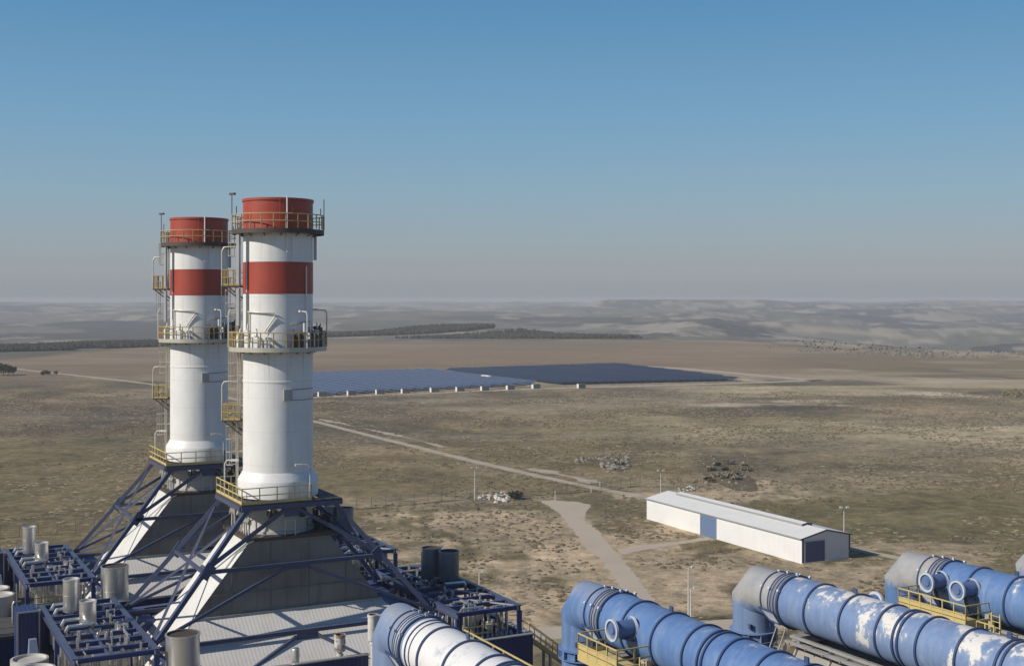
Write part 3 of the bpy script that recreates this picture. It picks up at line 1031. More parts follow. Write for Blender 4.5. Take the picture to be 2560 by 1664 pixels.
def make_truss():
    t = unit('chimney_support', 'dark steel leg truss bracing the nearer chimney above its hood',
             'dark steel leg truss bracing the farther chimney on the left', 'support truss', (0, 0, 22.9), 'chimney support trusses')
    TT = {}
    for sx in (-1, 1):
        for (sy, yb) in ((-1, -5.2), (1, 5.6)):
            p, q = Vector((sx * 3.2, sy * 3.25, 31.5)), Vector((sx * 10.35, yb, 22.95))
            TT[sx, sy] = (p, q)
            t.part('leg', MB().beam(p, q, 0.27, 0.32), 'truss', smooth=0)

    def at(sx, sy, k):
        p, q = TT[sx, sy]
        return p.lerp(q, k)
    K = 0.46
    for sy in (-1, 1):
        l, r = at(-1, sy, K), at(1, sy, K)
        oy = Vector((0, sy * -0.02, 0))
        t.part('tie_beam', MB().beam(l + oy, r + oy, 0.26, 0.26), 'truss', smooth=0)
        m_ = (l + r) / 2
        for sx in (-1, 1):
            e = TT[sx, sy][1] + Vector((0, 0, .35))
            s_ = m_ + Vector((sx * .7, 0, -.2))
            t.part('brace', MB().beam(s_, e, 0.2, 0.2), 'truss', smooth=0)
            # upper chevron to the deck
            t.part('brace', MB().beam(Vector((sx * 0.35, sy * 3.2, 31.35)), at(sx, sy, K - .02) + oy, 0.22, 0.24), 'truss', smooth=0)
        t.part('gusset', MB().box((m_.x, m_.y + sy * .03, m_.z - .16), (1.5, 0.10, 0.4)), 'truss', smooth=0)
        t.part('gusset', MB().box((0, sy * 3.22, 31.05), (1.1, 0.09, 0.55)), 'truss', smooth=0)
        for sx in (-1, 1):
            g = at(sx, sy, K)
            t.part('gusset', MB().beam(g + Vector((-sx * .55, sy * .05, .5)), g + Vector((sx * .1, sy * .05, -.35)), 0.12, 0.7), 'truss', smooth=0)
        # lower chord
        l, r = TT[-1, sy][1] + Vector((.2, 0, .1)), TT[1, sy][1] + Vector((-.2, 0, .1))
        t.part('tie_beam', MB().beam(l, r, 0.24, 0.26), 'truss', smooth=0)
        m_ = (l + r) / 2
        t.part('gusset', MB().box((m_.x + .5, m_.y + sy * .04, m_.z - .3), (1.55, 0.14, 0.5)), 'truss', smooth=0)
        for dx, ex in ((-.3, -5.2), (1.2, 4.6)):
            t.part('brace', MB().beam(m_ + Vector((dx, 0, -.35)), Vector((ex, sy * 7.4, 20.9)), 0.2, 0.2), 'truss', smooth=0)
    for sx in (-1, 1):
        f, b = at(sx, -1, K), at(sx, 1, K)
        t.part('tie_beam', MB().beam(f, b, 0.22, 0.22), 'truss', smooth=0)
        m_ = (f + b) / 2
        for e in (TT[sx, -1][1] + Vector((0, .1, .2)), TT[sx, 1][1] + Vector((0, -.1, .2))):
            t.part('brace', MB().beam(m_, e, 0.15, 0.15), 'truss', smooth=0)
        for e in (at(sx, -1, .08), at(sx, 1, .08)):
            t.part('brace', MB().beam(m_ + Vector((0, 0, .1)), e, 0.14, 0.14), 'truss', smooth=0)
        t.part('brace', MB().beam(at(sx, 1, .95), at(sx, -1, .66), 0.13, 0.13), 'truss', smooth=0)
    return t


def prism(mb, bot, top):
    """frustum from two rectangles (x0,x1,y0,y1,z)"""
    vs = []
    for (x0, x1, y0, y1, z) in (bot, top):
        vs += [(x0, y0, z), (x1, y0, z), (x1, y1, z), (x0, y1, z)]
    return mb.add(vs, [(3, 2, 1, 0), (4, 5, 6, 7), (0, 1, 5, 4), (1, 2, 6, 5), (2, 3, 7, 6), (3, 0, 4, 7)])


def make_boiler():
    t = unit('boiler_house', 'near navy boiler casing with a grey tapering hood under the front chimney',
             'far navy boiler casing and grey hood on the left, behind the near one', 'boiler', (0, 0, 0), 'boiler houses')
    # casing walls and roof deck
    t.part('wall', MB().bounds(-15.8, 3.6, -8.95, -8.7, 0, 21.85), 'navyclad', smooth=0)
    t.part('wall', MB().bounds(3.6, 10.6, -8.45, -8.2, 0, 20.7), 'navyclad', smooth=0)
    t.part('wall', MB().bounds(10.6, 16.3, -9.25, -9.0, 0, 21.75), 'navyclad', smooth=0)
    t.part('wall', MB().bounds(-15.8, 16.3, 8.2, 8.45, 0, 21.75), 'navyclad', smooth=0)
    t.part('wall', MB().bounds(-15.8, -15.62, -8.7, 8.2, 0, 21.0), 'navyclady', smooth=0)
    t.part('wall', MB().bounds(16.05, 16.3, -9.0, 8.2, 0, 21.75), 'navyclady', smooth=0)
    mb = MB()
    mb.bounds(-15.86, 3.66, -9.02, -8.62, 21.853, 21.93).cut()
    mb.bounds(10.54, 16.36, -9.32, -8.92, 21.753, 21.83).cut()
    mb.bounds(16.0, 16.36, -8.9, 8.5, 21.753, 21.83)
    t.part('coping', mb, 'galv', smooth=0)
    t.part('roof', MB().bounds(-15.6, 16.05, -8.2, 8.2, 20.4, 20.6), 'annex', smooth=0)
    # sloped lower panels round the foot of the hood
    bot, top = (-10.0, 10.0, -7.9, 7.9, 20.7), (-6.95, 6.95, -2.85, 2.85, 24.1)
    v = []
    for (x0, x1, y0, y1, z) in (bot, top):
        v += [(x0, y0, z), (x1, y0, z), (x1, y1, z), (x0, y1, z)]
    lower = t.part('sloped_roof', MB().add([v[0], v[1], v[5], v[4]], [(0, 1, 2, 3)]).cut().add([v[2], v[3], v[7], v[6]], [(0, 1, 2, 3)]), 'roofsheet', smooth=0)
    t.part('side_slope', MB().add([v[1], v[2], v[6], v[5]], [(0, 1, 2, 3)]).cut().add([v[3], v[0], v[4], v[7]], [(0, 1, 2, 3)]), 'hood', lower, smooth=0)
    mb = MB()
    mb.beam((-7.0, -2.93, 24.12), (7.0, -2.93, 24.12), 0.16, 0.12).cut()
    mb.beam((-7.0, 2.93, 24.12), (7.0, 2.93, 24.12), 0.16, 0.12)
    t.part('flashing', mb, 'galv', lower, smooth=0)
    # upright wedge that carries the chimney
    bot, top = (-6.94, 6.94, -2.84, 2.84, 24.1), (-2.95, 2.95, -2.84, 2.84, 29.15)
    v = []
    for (x0, x1, y0, y1, z) in (bot, top):
        v += [(x0, y0, z), (x1, y0, z), (x1, y1, z), (x0, y1, z)]
    hd = t.part('hood', MB().add(v, [(1, 2, 6, 5), (3, 0, 4, 7), (4, 5, 6, 7)]), 'hood', smooth=0)
    t.part('hood_face', MB().add(v, [(0, 1, 5, 4)]), 'hoodshade', hd, smooth=0)
    t.part('hood_face', MB().add(v, [(2, 3, 7, 6)]), 'hoodshade', hd, smooth=0)
    for zz in (25.6, 27.2):
        hw_ = 6.94 - (zz - 24.1) * (3.99 / 5.05)
        t.part('stiffener', MB().beam((-hw_ + .05, -2.87, zz), (hw_ - .05, -2.87, zz), .06, .10), 'hoodrib', hd, smooth=0)
    for xx in (-4.2, -1.4, 1.4, 4.2):
        zt_ = min(29.1, 24.1 + (6.94 - abs(xx)) * 5.05 / 3.99)
        t.part('stiffener', MB().beam((xx, -2.865, 24.15), (xx, -2.865, zt_ - .1), .05, .05), 'hoodrib', hd, smooth=0)
    t.part('top_plate', MB().bounds(-3.25, 3.3, -3.15, 3.15, 29.155, 29.4), 'deck', hd, smooth=0)
    mb = MB()
    for x in (-.45, .3):
        mb.beam((x, -3.1, 29.4), (x, -3.1, 30.5), .06)
    mb.beam((-.45, -3.1, 30.5), (.3, -3.1, 30.5), .06)
    mb.beam((-.45, -3.1, 30.0), (.3, -3.1, 30.0), .05)
    t.part('gate', mb, 'palerail', hd, smooth=0)
    mb = MB()
    line_rail(mb, [(1.2, -3.1, 29.4), (3.25, -3.1, 29.4), (3.25, 3.1, 29.4)], 1.1, .03, 1.0, .15)
    t.part('handrail', mb, 'soot', hd, smooth=0)
    # valves and pipe runs at the left of the neck
    mb = MB()
    rr = random.Random(5)
    for k in range(9):
        z = 29.5 + rr.random() * 1.6
        y = -2.6 + k * 0.6
        x = -2.75 - rr.random() * .25
        mb.cyl((x, y, z), (x - .15 - rr.random() * .2, y + rr.random() * .2, z + .1), .10 + rr.random() * .12, n=10)
        mb.tube([(x, y, 29.4), (x, y, z), (x + .5, y + .2, z + .2)], .06, 6)
        mb.cut()
    t.part('valve', mb, 'neck')
    mb = MB()
    for k in range(10):
        x = 2.7 + rr.random() * .5
        y = -2.5 + k * .55
        mb.cyl((x, y, 29.4), (x, y, 30.0 + rr.random() * 1.3), .07 + rr.random() * .1, n=8)
        mb.box((x, y, 29.6 + rr.random() * .6), (.3, .35, .4))
        mb.cut()
    t.part('valve', mb, 'soot')
    # cable down the hood
    t.part('pipe', MB().tube([(-1.3, -2.48, 31.3), (-1.7, -2.6, 30.2), (-1.75, -2.7, 29.5), (-3.2, -3.3, 29.1), (-3.7, -2.2, 28.3), (-4.6, -2.2, 27.15)], .06, 6), 'galv')
    # box-like casing extension on the left flank
    b = t.part('casing_box', MB().bounds(-17.25, -15.85, 5.6, 8.2, 0, 23.9), 'navyclad', smooth=0)
    mb = MB()
    mb.beam((-17.3, 5.55, 23.95), (-15.8, 5.55, 23.95), .1)
    mb.beam((-17.3, 5.55, 12), (-17.3, 5.55, 23.88), .1)
    mb.beam((-15.85, 5.55, 12), (-15.85, 5.55, 23.88), .1)
    t.part('frame', mb, 'galv', b, 0)
    t.part('light_panel', MB().add([(-16.7, 4.2, 20.3), (-15.95, 4.2, 20.3), (-15.95, 5.4, 20.3), (-16.7, 5.4, 20.3), (-16.6, 4.9, 22.1), (-16.1, 4.9, 22.1), (-16.1, 5.4, 22.1), (-16.6, 5.4, 22.1)], [(3, 2, 1, 0), (4, 5, 6, 7), (0, 1, 5, 4), (1, 2, 6, 5), (2, 3, 7, 6), (3, 0, 4, 7)]), 'duct_b', smooth=0)
    # navy plant blocks in the gaps between hood and pipe racks
    mb = MB()
    mb.bounds(7.4, 10.2, -2.4, 7.6, 20.6, 23.0).cut()
    mb.bounds(-10.2, -8.2, 3.4, 7.6, 20.6, 22.9).cut()
    mb.bounds(8.6, 10.2, -7.6, -3.0, 20.6, 22.3)
    t.part('equipment_box', mb, 'navy', smooth=0)
    mb = MB()
    for k in range(16):
        sx = rr.choice((-1, 1, 1))
        x, y = sx * (7.6 + rr.random() * 2.4), -6.5 + rr.random() * 13
        z = 22.6 + rr.random() * .5
        mb.tube([(x, y, 20.6), (x, y, z), (x + rr.uniform(-.6, .6), y + rr.uniform(-1.2, 1.2), z + .1)], .05 + rr.random() * .07, 6)
        mb.cut()
    t.part('pipe', mb, 'silver')
    return t


def make_rack(sx):
    side = 'left' if sx < 0 else 'right'
    t = unit('pipe_rack', f'open navy steel pipe rack on the {side} of the near boiler',
             f'open navy steel pipe rack on the {side} of the far boiler', 'pipe rack', (sx * 12.95, 0, 20.6), 'navy pipe racks on the boilers')
    xa, xb = sorted((sx * 10.45, sx * 15.45))
    y0, y1, zt = (-8.1 if sx < 0 else -8.85), 7.55, 23.9
    for x in (xa, xb):
        t.part('rail', MB().ibeam((x, y0, zt - .25), (x, y1, zt - .25), .34, .5), 'truss', smooth=0)
    n = 9
    for k in range(n):
        y = y0 + (y1 - y0) * k / (n - 1)
        yy = min(max(y, y0 + .12), y1 - .12)
        t.part('cross_beam', MB().ibeam((xa + .18, yy, zt - .17), (xb - .18, yy, zt - .17), .22, .30), 'navy', smooth=0)
    for x in (xa, xb):
        for y in (y0 + .14, (y0 + y1) / 2, y1 - .14):
            t.part('post', MB().beam((x, y, 20.6), (x, y, zt - .51), .3, .3), 'navy', smooth=0)
    xm = (xa + xb) / 2
    t.part('stringer', MB().beam((xm - .4, y0 + .3, zt - .12), (xm - .4, y1 - .3, zt - .12), .14, .14), 'truss', smooth=0)
    t.part('back_panel', MB().bounds(xa + .2, xb - .2, y1 - .1, y1, 21.0, zt - .53), 'navyclad', smooth=0)
    rr = random.Random(20 + sx)
    # hairpin pipes on the outer side
    for k in range(4):
        yy = y0 + (y1 - y0) * (0.93 - 0.10 * k - (.12 if k > 1 else 0) - (.02 if k > 2 else 0))
        x0_, x1_ = (xa + .55, xa + 2.3) if sx < 0 else (xb - .55, xb - 2.3)
        t.part('hairpin_pipe', MB().tube([(x0_, yy, 21.2), (x0_, yy, 23.75), (x0_ + (x1_ - x0_) * .1, yy, 24.05), (x1_, yy, 24.07), (x1_, yy, 22.0)], .13, 8), 'silver')
    mb = MB()
    for k in range(46):
        y = rr.uniform(y0 + .6, y1 - .5)
        x = rr.uniform(xa + .5, xb - .5)
        L = rr.uniform(.5, 2.0)
        z = rr.uniform(22.9, 23.86)
        if rr.random() < .5:
            mb.tube([(x, y, z), (min(x + L, xb - .3), y, z), (min(x + L, xb - .3), y, 20.8)], rr.uniform(.05, .13), 7)
        else:
            mb.tube([(x, y, 20.8), (x, y, z), (x, min(y + L, y1 - .3), z)], rr.uniform(.05, .13), 7)
        mb.cut()
    t.part('pipe', mb, 'silver')
    mb = MB()
    for k in range(30):
        y, x, z = rr.uniform(y0 + .5, y1 - .5), rr.uniform(xa + .5, xb - .5), rr.uniform(22.4, 23.7)
        mb.box((x, y, z), (rr.uniform(.15, .5), rr.uniform(.15, .5), rr.uniform(.2, .6)))
        mb.cyl((x, y, 20.7), (x, y, z), .06, n=6)
        mb.cut()
    t.part('valve', mb, 'silver', smooth=35)
    t.part('walkway_rail', MB().beam((xa + .6, y0 + .5, 22.6), (xb - 2.0, y0 + .5, 22.6), .1).cut().beam((xa + .6, y0 + .5, 22.1), (xb - 2.0, y0 + .5, 22.1), .1), 'yellow', smooth=0)
    mb = MB()
    for k in range(22):
        x, y = rr.uniform(xa + .6, xb - .6), rr.uniform(y0 + .6, y1 - 2.5)
        if sx < 0 and y > y0 + 6 and x < xa + 3.2:
            x = xb - 1.2
        h = rr.uniform(.15, .5)
        if k % 3:
            mb.cyl((x, y, 22.5), (x, y, zt - .1 + h), rr.uniform(.06, .13), n=8)
        else:
            mb.tube([(x, y, 22.5), (x, y, zt + h * .5), (x + .5, y, zt + h * .5), (x + .5, y, 22.5)], rr.uniform(.05, .1), 6)
        mb.cut()
    t.part('pipe', mb, 'silver')
    if sx > 0:
        mb = MB()
        for (p, q) in (((xa + .3, y0 + .4), (xm, y0 + 3.4)), ((xm, y0 + 3.4), (xb - .3, y0 + .4)), ((xa + .3, y0 + 4), (xm, y0 + 7.2)), ((xm, y0 + 7.2), (xb - .3, y0 + 4.0))):
            mb.beam((p[0], p[1], zt - .06), (q[0], q[1], zt - .06), .12, .1)
            mb.cut()
        t.part('plan_brace', mb, 'galv', smooth=0)
        mb = MB()
        for k in range(6):
            x = xm - .2 + k * .38
            mb.beam((x, y0 - .02, 20.7), (x + .05, y0 - .02, 22.2), .16, .04)
            mb.cut()
        t.part('slat', mb, 'nozzle', smooth=0)
        mb = MB()
        for dx in (1.2, 1.75):
            mb.tube([(xb - dx, y0 + .1, zt - .5), (xb - dx + .1, y0 + .1, 22.4), (xb - dx + .35, y0 + .1, 21.4)], .04, 5)
            mb.cut()
        t.part('cable', mb, 'deck')
    else:
        # ladder and dangling loop at the outer front
        mb = MB()
        ladder(mb, (xa - .25, y0 + 5.0, 17.5), 22.9, (-1, 0), .5, cage=False)
        t.part('ladder', mb, 'galv', smooth=0)
        t.part('loop_pipe', MB().tube([(xa - .2, y0 + 2.6, 22.0), (xa - .7, y0 + 2.6, 22.0), (xa - .8, y0 + 2.6, 21.8), (xa - .8, y0 + 2.6, 20.4), (xa - .3, y0 + 2.6, 20.3)], .09, 7), 'silver')
        t.part('drain_pipe', MB().tube([(xb + .25, y0 + 2.6, 23.7), (xb + .35, y0 + 1.6, 23.2), (xb + .9, y0 + .8, 22.5), (xb + .95, y0 + .5, 20.7)], .18, 10), 'navy')
    return t


def can(name, label, far, x, y, z0, h, r, mat, group, open_top=True, dome=False, cap=None, stem=0.0):
    t = unit(name, label, far, 'silencer', (x, y, z0 - stem), group)
    if dome:
        prof = [(r * .98, z0), (r, z0 + .05), (r, z0 + h - r * .5)] + [(r * math.cos(k * PI / 12), z0 + h - r * .5 + r * .5 * math.sin(k * PI / 12)) for k in range(1, 6)] + [(0.01, z0 + h)]
    else:
        prof = [(r * .6, z0), (r * .98, z0 + .03), (r, z0 + .06), (r, z0 + h - .14), (r + .035, z0 + h - .13), (r + .035, z0 + h), (r - .06, z0 + h)]
    body = t.part('body', MB().lathe(prof, 32, (x, y, 0)), mat)
    if open_top and not dome:
        t.part('outlet', MB().lathe([(r - .06, z0 + h), (r - .07, z0 + h - .12), (.01, z0 + h - .14)], 32, (x, y, 0)), cap or 'deck', body)
    mb = MB().lathe([(r + .004, z0 + h * .5 - .03), (r + .02, z0 + h * .5 - .02), (r + .02, z0 + h * .5 + .02), (r + .004, z0 + h * .5 + .03)], 32, (x, y, 0))
    t.part('band', mb, mat, body)
    if stem:
        t.part('stem', MB().cyl((x, y, z0 - stem), (x, y, z0), r * .42, n=14), mat)
        t.part('flange', MB().lathe([(r * .42, z0 - .32), (r * .62, z0 - .30), (r * .62, z0 - .18), (r * .42, z0 - .16)], 20, (x, y, 0)), mat)
    else:
        t.part('nozzle', MB().cyl((x, y, z0 - .5), (x, y, z0 + .02), r * .3, n=12), mat)
    return t


make_chimney()
make_truss()
make_boiler()
make_rack(-1)
make_rack(1)
G1 = 'silencers on the pipe racks'
can('silencer', 'taller shiny silver silencer standing on the near left rack', 'taller shiny silver silencer standing on the far left rack', -13.85, 4.4, 23.92, 2.35, .56, 'silver', G1, cap='neck')
can('silencer', 'shorter shiny silver silencer standing on the near left rack', 'shorter shiny silver silencer standing on the far left rack', -13.35, 0.35, 23.92, 1.6, .56, 'silver', G1, cap='neck')
can('silencer', 'fat silver open-topped drum at the left foot of the near hood', 'fat silver open-topped drum at the left foot of the far hood',
    -8.75, -7.75, 20.65, 3.95, 1.08, 'silver', 'fat drums beside the hoods')
can('silencer', 'grey open-topped silencer on the near right rack, left one of two', 'grey open-topped silencer on the far right rack, left one of two', 13.3, 2.2, 23.92, 2.45, .80, 'silverdull', 'open grey silencers on the right racks')
can('silencer', 'grey open-topped silencer on the near right rack, right one of two', 'grey open-topped silencer on the far right rack, right one of two', 14.1, 0.55, 23.92, 2.4, .80, 'silverdull', 'open grey silencers on the right racks')
can('silencer', 'cream white silencer on a tall stem beside the near hood and first blue duct', 'cream white silencer on a tall stem right of the far hood',
    3.75, -9.35, 22.95, 1.75, .34, 'creamcan', 'small vents before the hoods', cap='rust', stem=4.5)
can('silencer', 'short white silencer with a rusted top before the near hood', 'short white silencer with a rusted top before the far hood',
    1.75, -8.35, 22.2, 1.15, .37, 'rustcan', 'small vents before the hoods', cap='rust', stem=1.5)
can('silencer', 'small shiny domed vent on the near parapet', 'small shiny domed vent on the far parapet', -1.35, -8.25, 21.75, 1.1, .27, 'silver', 'small vents before the hoods', dome=True, stem=1.1)


def vent(x, y, lab, far):
    t = unit('roof_vent', lab, far, 'roof vent', (x, y, 20.25), 'round roof vents left of the boilers')
    r, zt = 1.18, 21.9
    b = t.part('drum', MB().lathe([(r, 20.25), (r, zt - .7), (r + .05, zt - .68), (r + .05, zt)], 40, (x, y, 0)), 'neck')
    t.part('cap', MB().lathe([(r + .05, zt), (r - .1, zt + .02), (r - .14, zt - .15), (.01, zt - .22)], 40, (x, y, 0)), 'neck', b)


vent(-17.05, .9, 'round cream roof vent at the bottom left corner, rear of two', 'round cream roof vent at the left edge, rear of the two by the far boiler')
vent(-16.95, -1.75, 'round cream roof vent at the bottom left corner, front of two', 'round cream roof vent at the left edge, front of the two by the far boiler')
# low annex added left of each boiler, its roof coloured dark as shade
t = unit('boiler_annex', 'low annex with a shade-dark roof at the left of the near boiler', 'low annex with a shade-dark roof at the left of the far boiler', 'annex', (-21.5, 0, 0), 'low annexes beside the boilers')
t.part('wall', MB().bounds(-27, -15.9, -9, 5.4, 0, 20.0), 'navyclady', smooth=0)
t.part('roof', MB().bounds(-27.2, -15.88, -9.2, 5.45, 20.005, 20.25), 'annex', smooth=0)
mb = MB()
line_rail(mb, [(-27, -8.9, 20.25), (-16.2, -8.9, 20.25)], 1.1, .03, 1.5, .15)
t.part('handrail', mb, 'galv', smooth=0)

for (t, far_label) in UNIT:
    c = copy_tree(t.e)
    c.location.x += FAR_DX
    c.location.y += FAR_DY
    c['label'] = far_label

# yellow stair on the right flank of the near boiler (only there)
t = Thing('steel_stair', 'yellow steel stair climbing the right flank of the near boiler', 'stair', UF, (16.5, -7.5, 17))
mb = MB()
for sy in (-8.1, -7.1):
    mb.beam((16.6, sy, 21.2), (20.6, sy, 18.2), .08, .28)
    mb.cut()
t.part('stringer', mb, 'yellow', smooth=0)
mb = MB()
for k in range(14):
    mb.box((16.8 + k * .28, -7.6, 21.1 - k * .21), (.27, .94, .05))
    mb.cut()
t.part('tread', mb, 'yellow', smooth=0)
mb = MB()
for sy in (-8.1, -7.1):
    for hh in (.55, 1.05):
        mb.beam((16.6, sy, 21.2 + hh), (20.6, sy, 18.2 + hh), .06)
    for k in range(5):
        mb.beam((16.6 + k, sy, 21.2 - k * .75), (16.6 + k, sy, 22.25 - k * .75), .06)
t.part('handrail', mb, 'yellow', smooth=0)
mb = MB()
for x, z in ((18.4, 19.8), (20.6, 18.2)):
    for sy in (-8.1, -7.1):
        mb.beam((x, sy, 0), (x, sy, z), .16)
mb.bounds(20.6, 22.2, -8.2, -7.0, 18.1, 18.2)
t.part('support', mb, 'galv', smooth=0)


# ----------------------------------------------------------------------------
# steam ducts of the air-cooled condenser
ZA = 27.55                         # duct axis height
RINGS = [6.5, 9.45, 12.3, (13.6, 13.95), 15.25, 17.9, (20.35, 20.7), 23.2, 26.0, 28.9, (31.2, 31.5), 33.8]
LEN = 36.0
ORD = ['first', 'second', 'third', 'fourth', 'fifth']
DUCTS = [
    (27.05, 65.1, 'duct_a', 'steam duct worn to bare white beyond its elbow, in front of the near boiler', []),
    (39.3, 64.9, 'duct_b', 'blue steam duct with a single side nozzle, right of the white one', [(-1, 7.6)]),
    (51.2, 63.4, 'duct_c', 'blue steam duct with large flaked white patches in front of the warehouse', [(1, 8.0)]),
    (63.3, 62.2, 'duct_d', 'blue steam duct with twin side nozzles and a faded riser', [(-1, 4.55), (-1, 7.05)]),
    (74.35, 60.6, 'duct_e', 'faded steam duct cut off by the right edge', []),
]


def make_duct(i):
    a, b, mat, lab, noz = DUCTS[i]
    wx, wy = pw(a, b)
    fr = (wx, wy, TP)
    t = Thing('steam_duct', lab, 'steam duct', fr, (0, 0, 0), 'steam ducts on the condenser')
    e = t.e
    e.location.z = ZA
    t.off = (0, 0, 0)              # local z is measured from the duct axis
    rr, rd = 1.33, 1.55
    # riser with mitred elbow (frame: y negative = along the run)
    pts = [(0, 0, -ZA), (0, 0, -1.0), (0, 0, -.72), (0, -.78, 0.08), (0, -2.45, 0.08), (0, -3.35, 0.04)]
    t.part('riser', MB().tube(pts, [rr, rr, rr * 1.03, rr * 1.06, rr * 1.1, rr * 1.12], 56, False), mat, smooth=22)
    t.part('barrel', MB().tube([(0, -4.2, 0), (0, -LEN, 0)], [rd, rd], 64, False), mat)
    # expansion bellows
    prof = []
    for k in range(13):
        y = -3.3 - k * .075
        prof.append(((0, y, .02), 1.50 + (.10 if k % 4 == 1 else 0.0) + k * .004))
    t.part('bellows', MB().tube([p for p, r in prof], [r for p, r in prof], 56, False), 'whiterim' if i == 0 else 'bellows', smooth=60)

    def ring(k, w=.13, r=rd, d=.10, mt='ring', nm='ring', z=0):
        mb = MB()
        mb.tube([(0, -k, z), (0, -k - .002, z), (0, -k - w + .002, z), (0, -k - w, z)], [r - .02, r + d, r + d, r - .02], 56, False)
        t.part(nm, mb, mt, smooth=30)
    for k in RINGS:
        for kk in (k if isinstance(k, tuple) else (k,)):
            ring(kk)
    for kk in (3.5, 3.78, 4.03):
        ring(kk, .05, 1.6, .03, 'ring', 'bellows_ring', .01)
    ring(2.45, .09, 1.46, .07, 'ring', 'ring', .08)
    ring(3.28, .09, 1.50, .13, 'ring', 'bellows_flange', .03)
    ring(4.12, .12, 1.56, .12, 'ring', 'bellows_flange')
    if i == 0:
        ring(4.9, .07, rd, .07)
        ring(5.4, .05, rd, .05)
    # lugs of the bellows restraint
    for an in (90, 55, 150, 28):
        c, s = math.cos(R(an)), math.sin(R(an))
        mb = MB()
        for k_, rr_ in ((2.5, 1.58), (3.33, 1.66), (4.2, 1.70)):
            mb.beam((rr_ * c * .96, -k_, rr_ * s * .96), (rr_ * c * 1.07, -k_, rr_ * s * 1.07), .14)
            mb.cut()
        t.part('lug', mb, 'whiterim' if i != 0 else 'bellows', smooth=0)
    # hinge plates low on both flanks of the elbow
    for s_ in (-1, 1):
        def on(an, k_, r_):
            return (s_ * r_ * math.cos(R(an)), -k_, r_ * math.sin(R(an)))
        pts_ = [(-14, 2.6), (-16, 3.9), (-46, 4.05), (-40, 3.2)]
        outer = [on(p_[0], p_[1], 1.74) for p_ in pts_]
        inner = [on(p_[0], p_[1], 1.66) for p_ in pts_]
        mb = MB().add(outer + inner, [(0, 1, 2, 3), (7, 6, 5, 4), (0, 1, 5, 4), (1, 2, 6, 5), (2, 3, 7, 6), (3, 0, 4, 7)])
        hp = t.part('hinge_plate', mb, 'whiterim', smooth=0)
        mb = MB()
        for p_, q_ in zip(outer, outer[1:] + outer[:1]):
            mb.beam(p_, q_, .09)
        t.part('edge', mb, 'ring', hp, smooth=0)
    # ring frame round the riser
    zf = -2.55
    mb = MB().lathe([(rr, zf), (rr + .22, zf), (rr + .22, zf - .07), (rr, zf - .07)], 48)
    mb.lathe([(rr, zf - .55), (rr + .22, zf - .55), (rr + .22, zf - .62), (rr, zf - .62)], 48)
    for k in range(12):
        an = 2 * PI * (k + .3) / 12
        mb.box(((rr + .12) * math.cos(an), (rr + .12) * math.sin(an), zf - .31), (.2, .05, .48), an)
    t.part('riser_flange', mb, mat, smooth=30)
    t.part('lug', MB().box((-rr * .8, -rr * .75, zf + .45), (.16, .2, .3)).cut().box((rr * .2, -rr * 1.02, zf + .5), (.14, .16, .25)), 'ring', smooth=0)
    # side nozzles
    for (s_, k) in noz:
        z = .55
        x0, x1 = s_ * (rd - .25), s_ * (rd + 1.3)
        nz = t.part('nozzle', MB().cyl((x0, -k, z), (x1 - s_ * .1, -k, z), .45, n=36), 'nozzle')
        t.part('collar', MB().tube([(s_ * (rd - .1), -k, z), (s_ * (rd + .05), -k, z)], [.62, .58], 36, False), 'whiterim', nz)
        mb = MB()
        rim = [(x1 - s_ * .14, .44), (x1 - s_ * .14, .61), (x1, .61), (x1, .50), (x1 - s_ * .14, .48)]
        for (xa_, ra_), (xb_, rb_) in zip(rim[:-1], rim[1:]):
            mb.tube([(xa_, -k, z), (xb_ + (s_ * .001 if xa_ == xb_ else 0), -k, z)], [ra_, rb_], 40, False)
        t.part('flange', mb, 'whiterim', nz, smooth=30)
        t.part('cover', MB().tube([(x1 - s_ * .13, -k, z), (x1 - s_ * .135, -k, z)], [.49, .02], 40, False), 'nozzlein', nz)
        t.part('bolt_cover', MB().cyl((x1 - s_ * .14, -k, z), (x1 - s_ * .02, -k, z), .22, n=18), 'nozzle', nz)
        mb = MB()
        for yy in (-.32, .32):
            mb.beam((s_ * (rd - .3), -k + yy, z - .75), (x1 - s_ * .5, -k + yy, z - .42), .09)
            mb.cut()
        t.part('stay', mb, 'nozzlein', nz, smooth=0)
    # lifting lugs on the crown
    for k in (9.1, 20.0):
        t.part('lug', MB().box((.1, -k, rd + .12), (.08, .3, .36)), 'ring', smooth=0)
    return t


for i in range(5):
    make_duct(i)


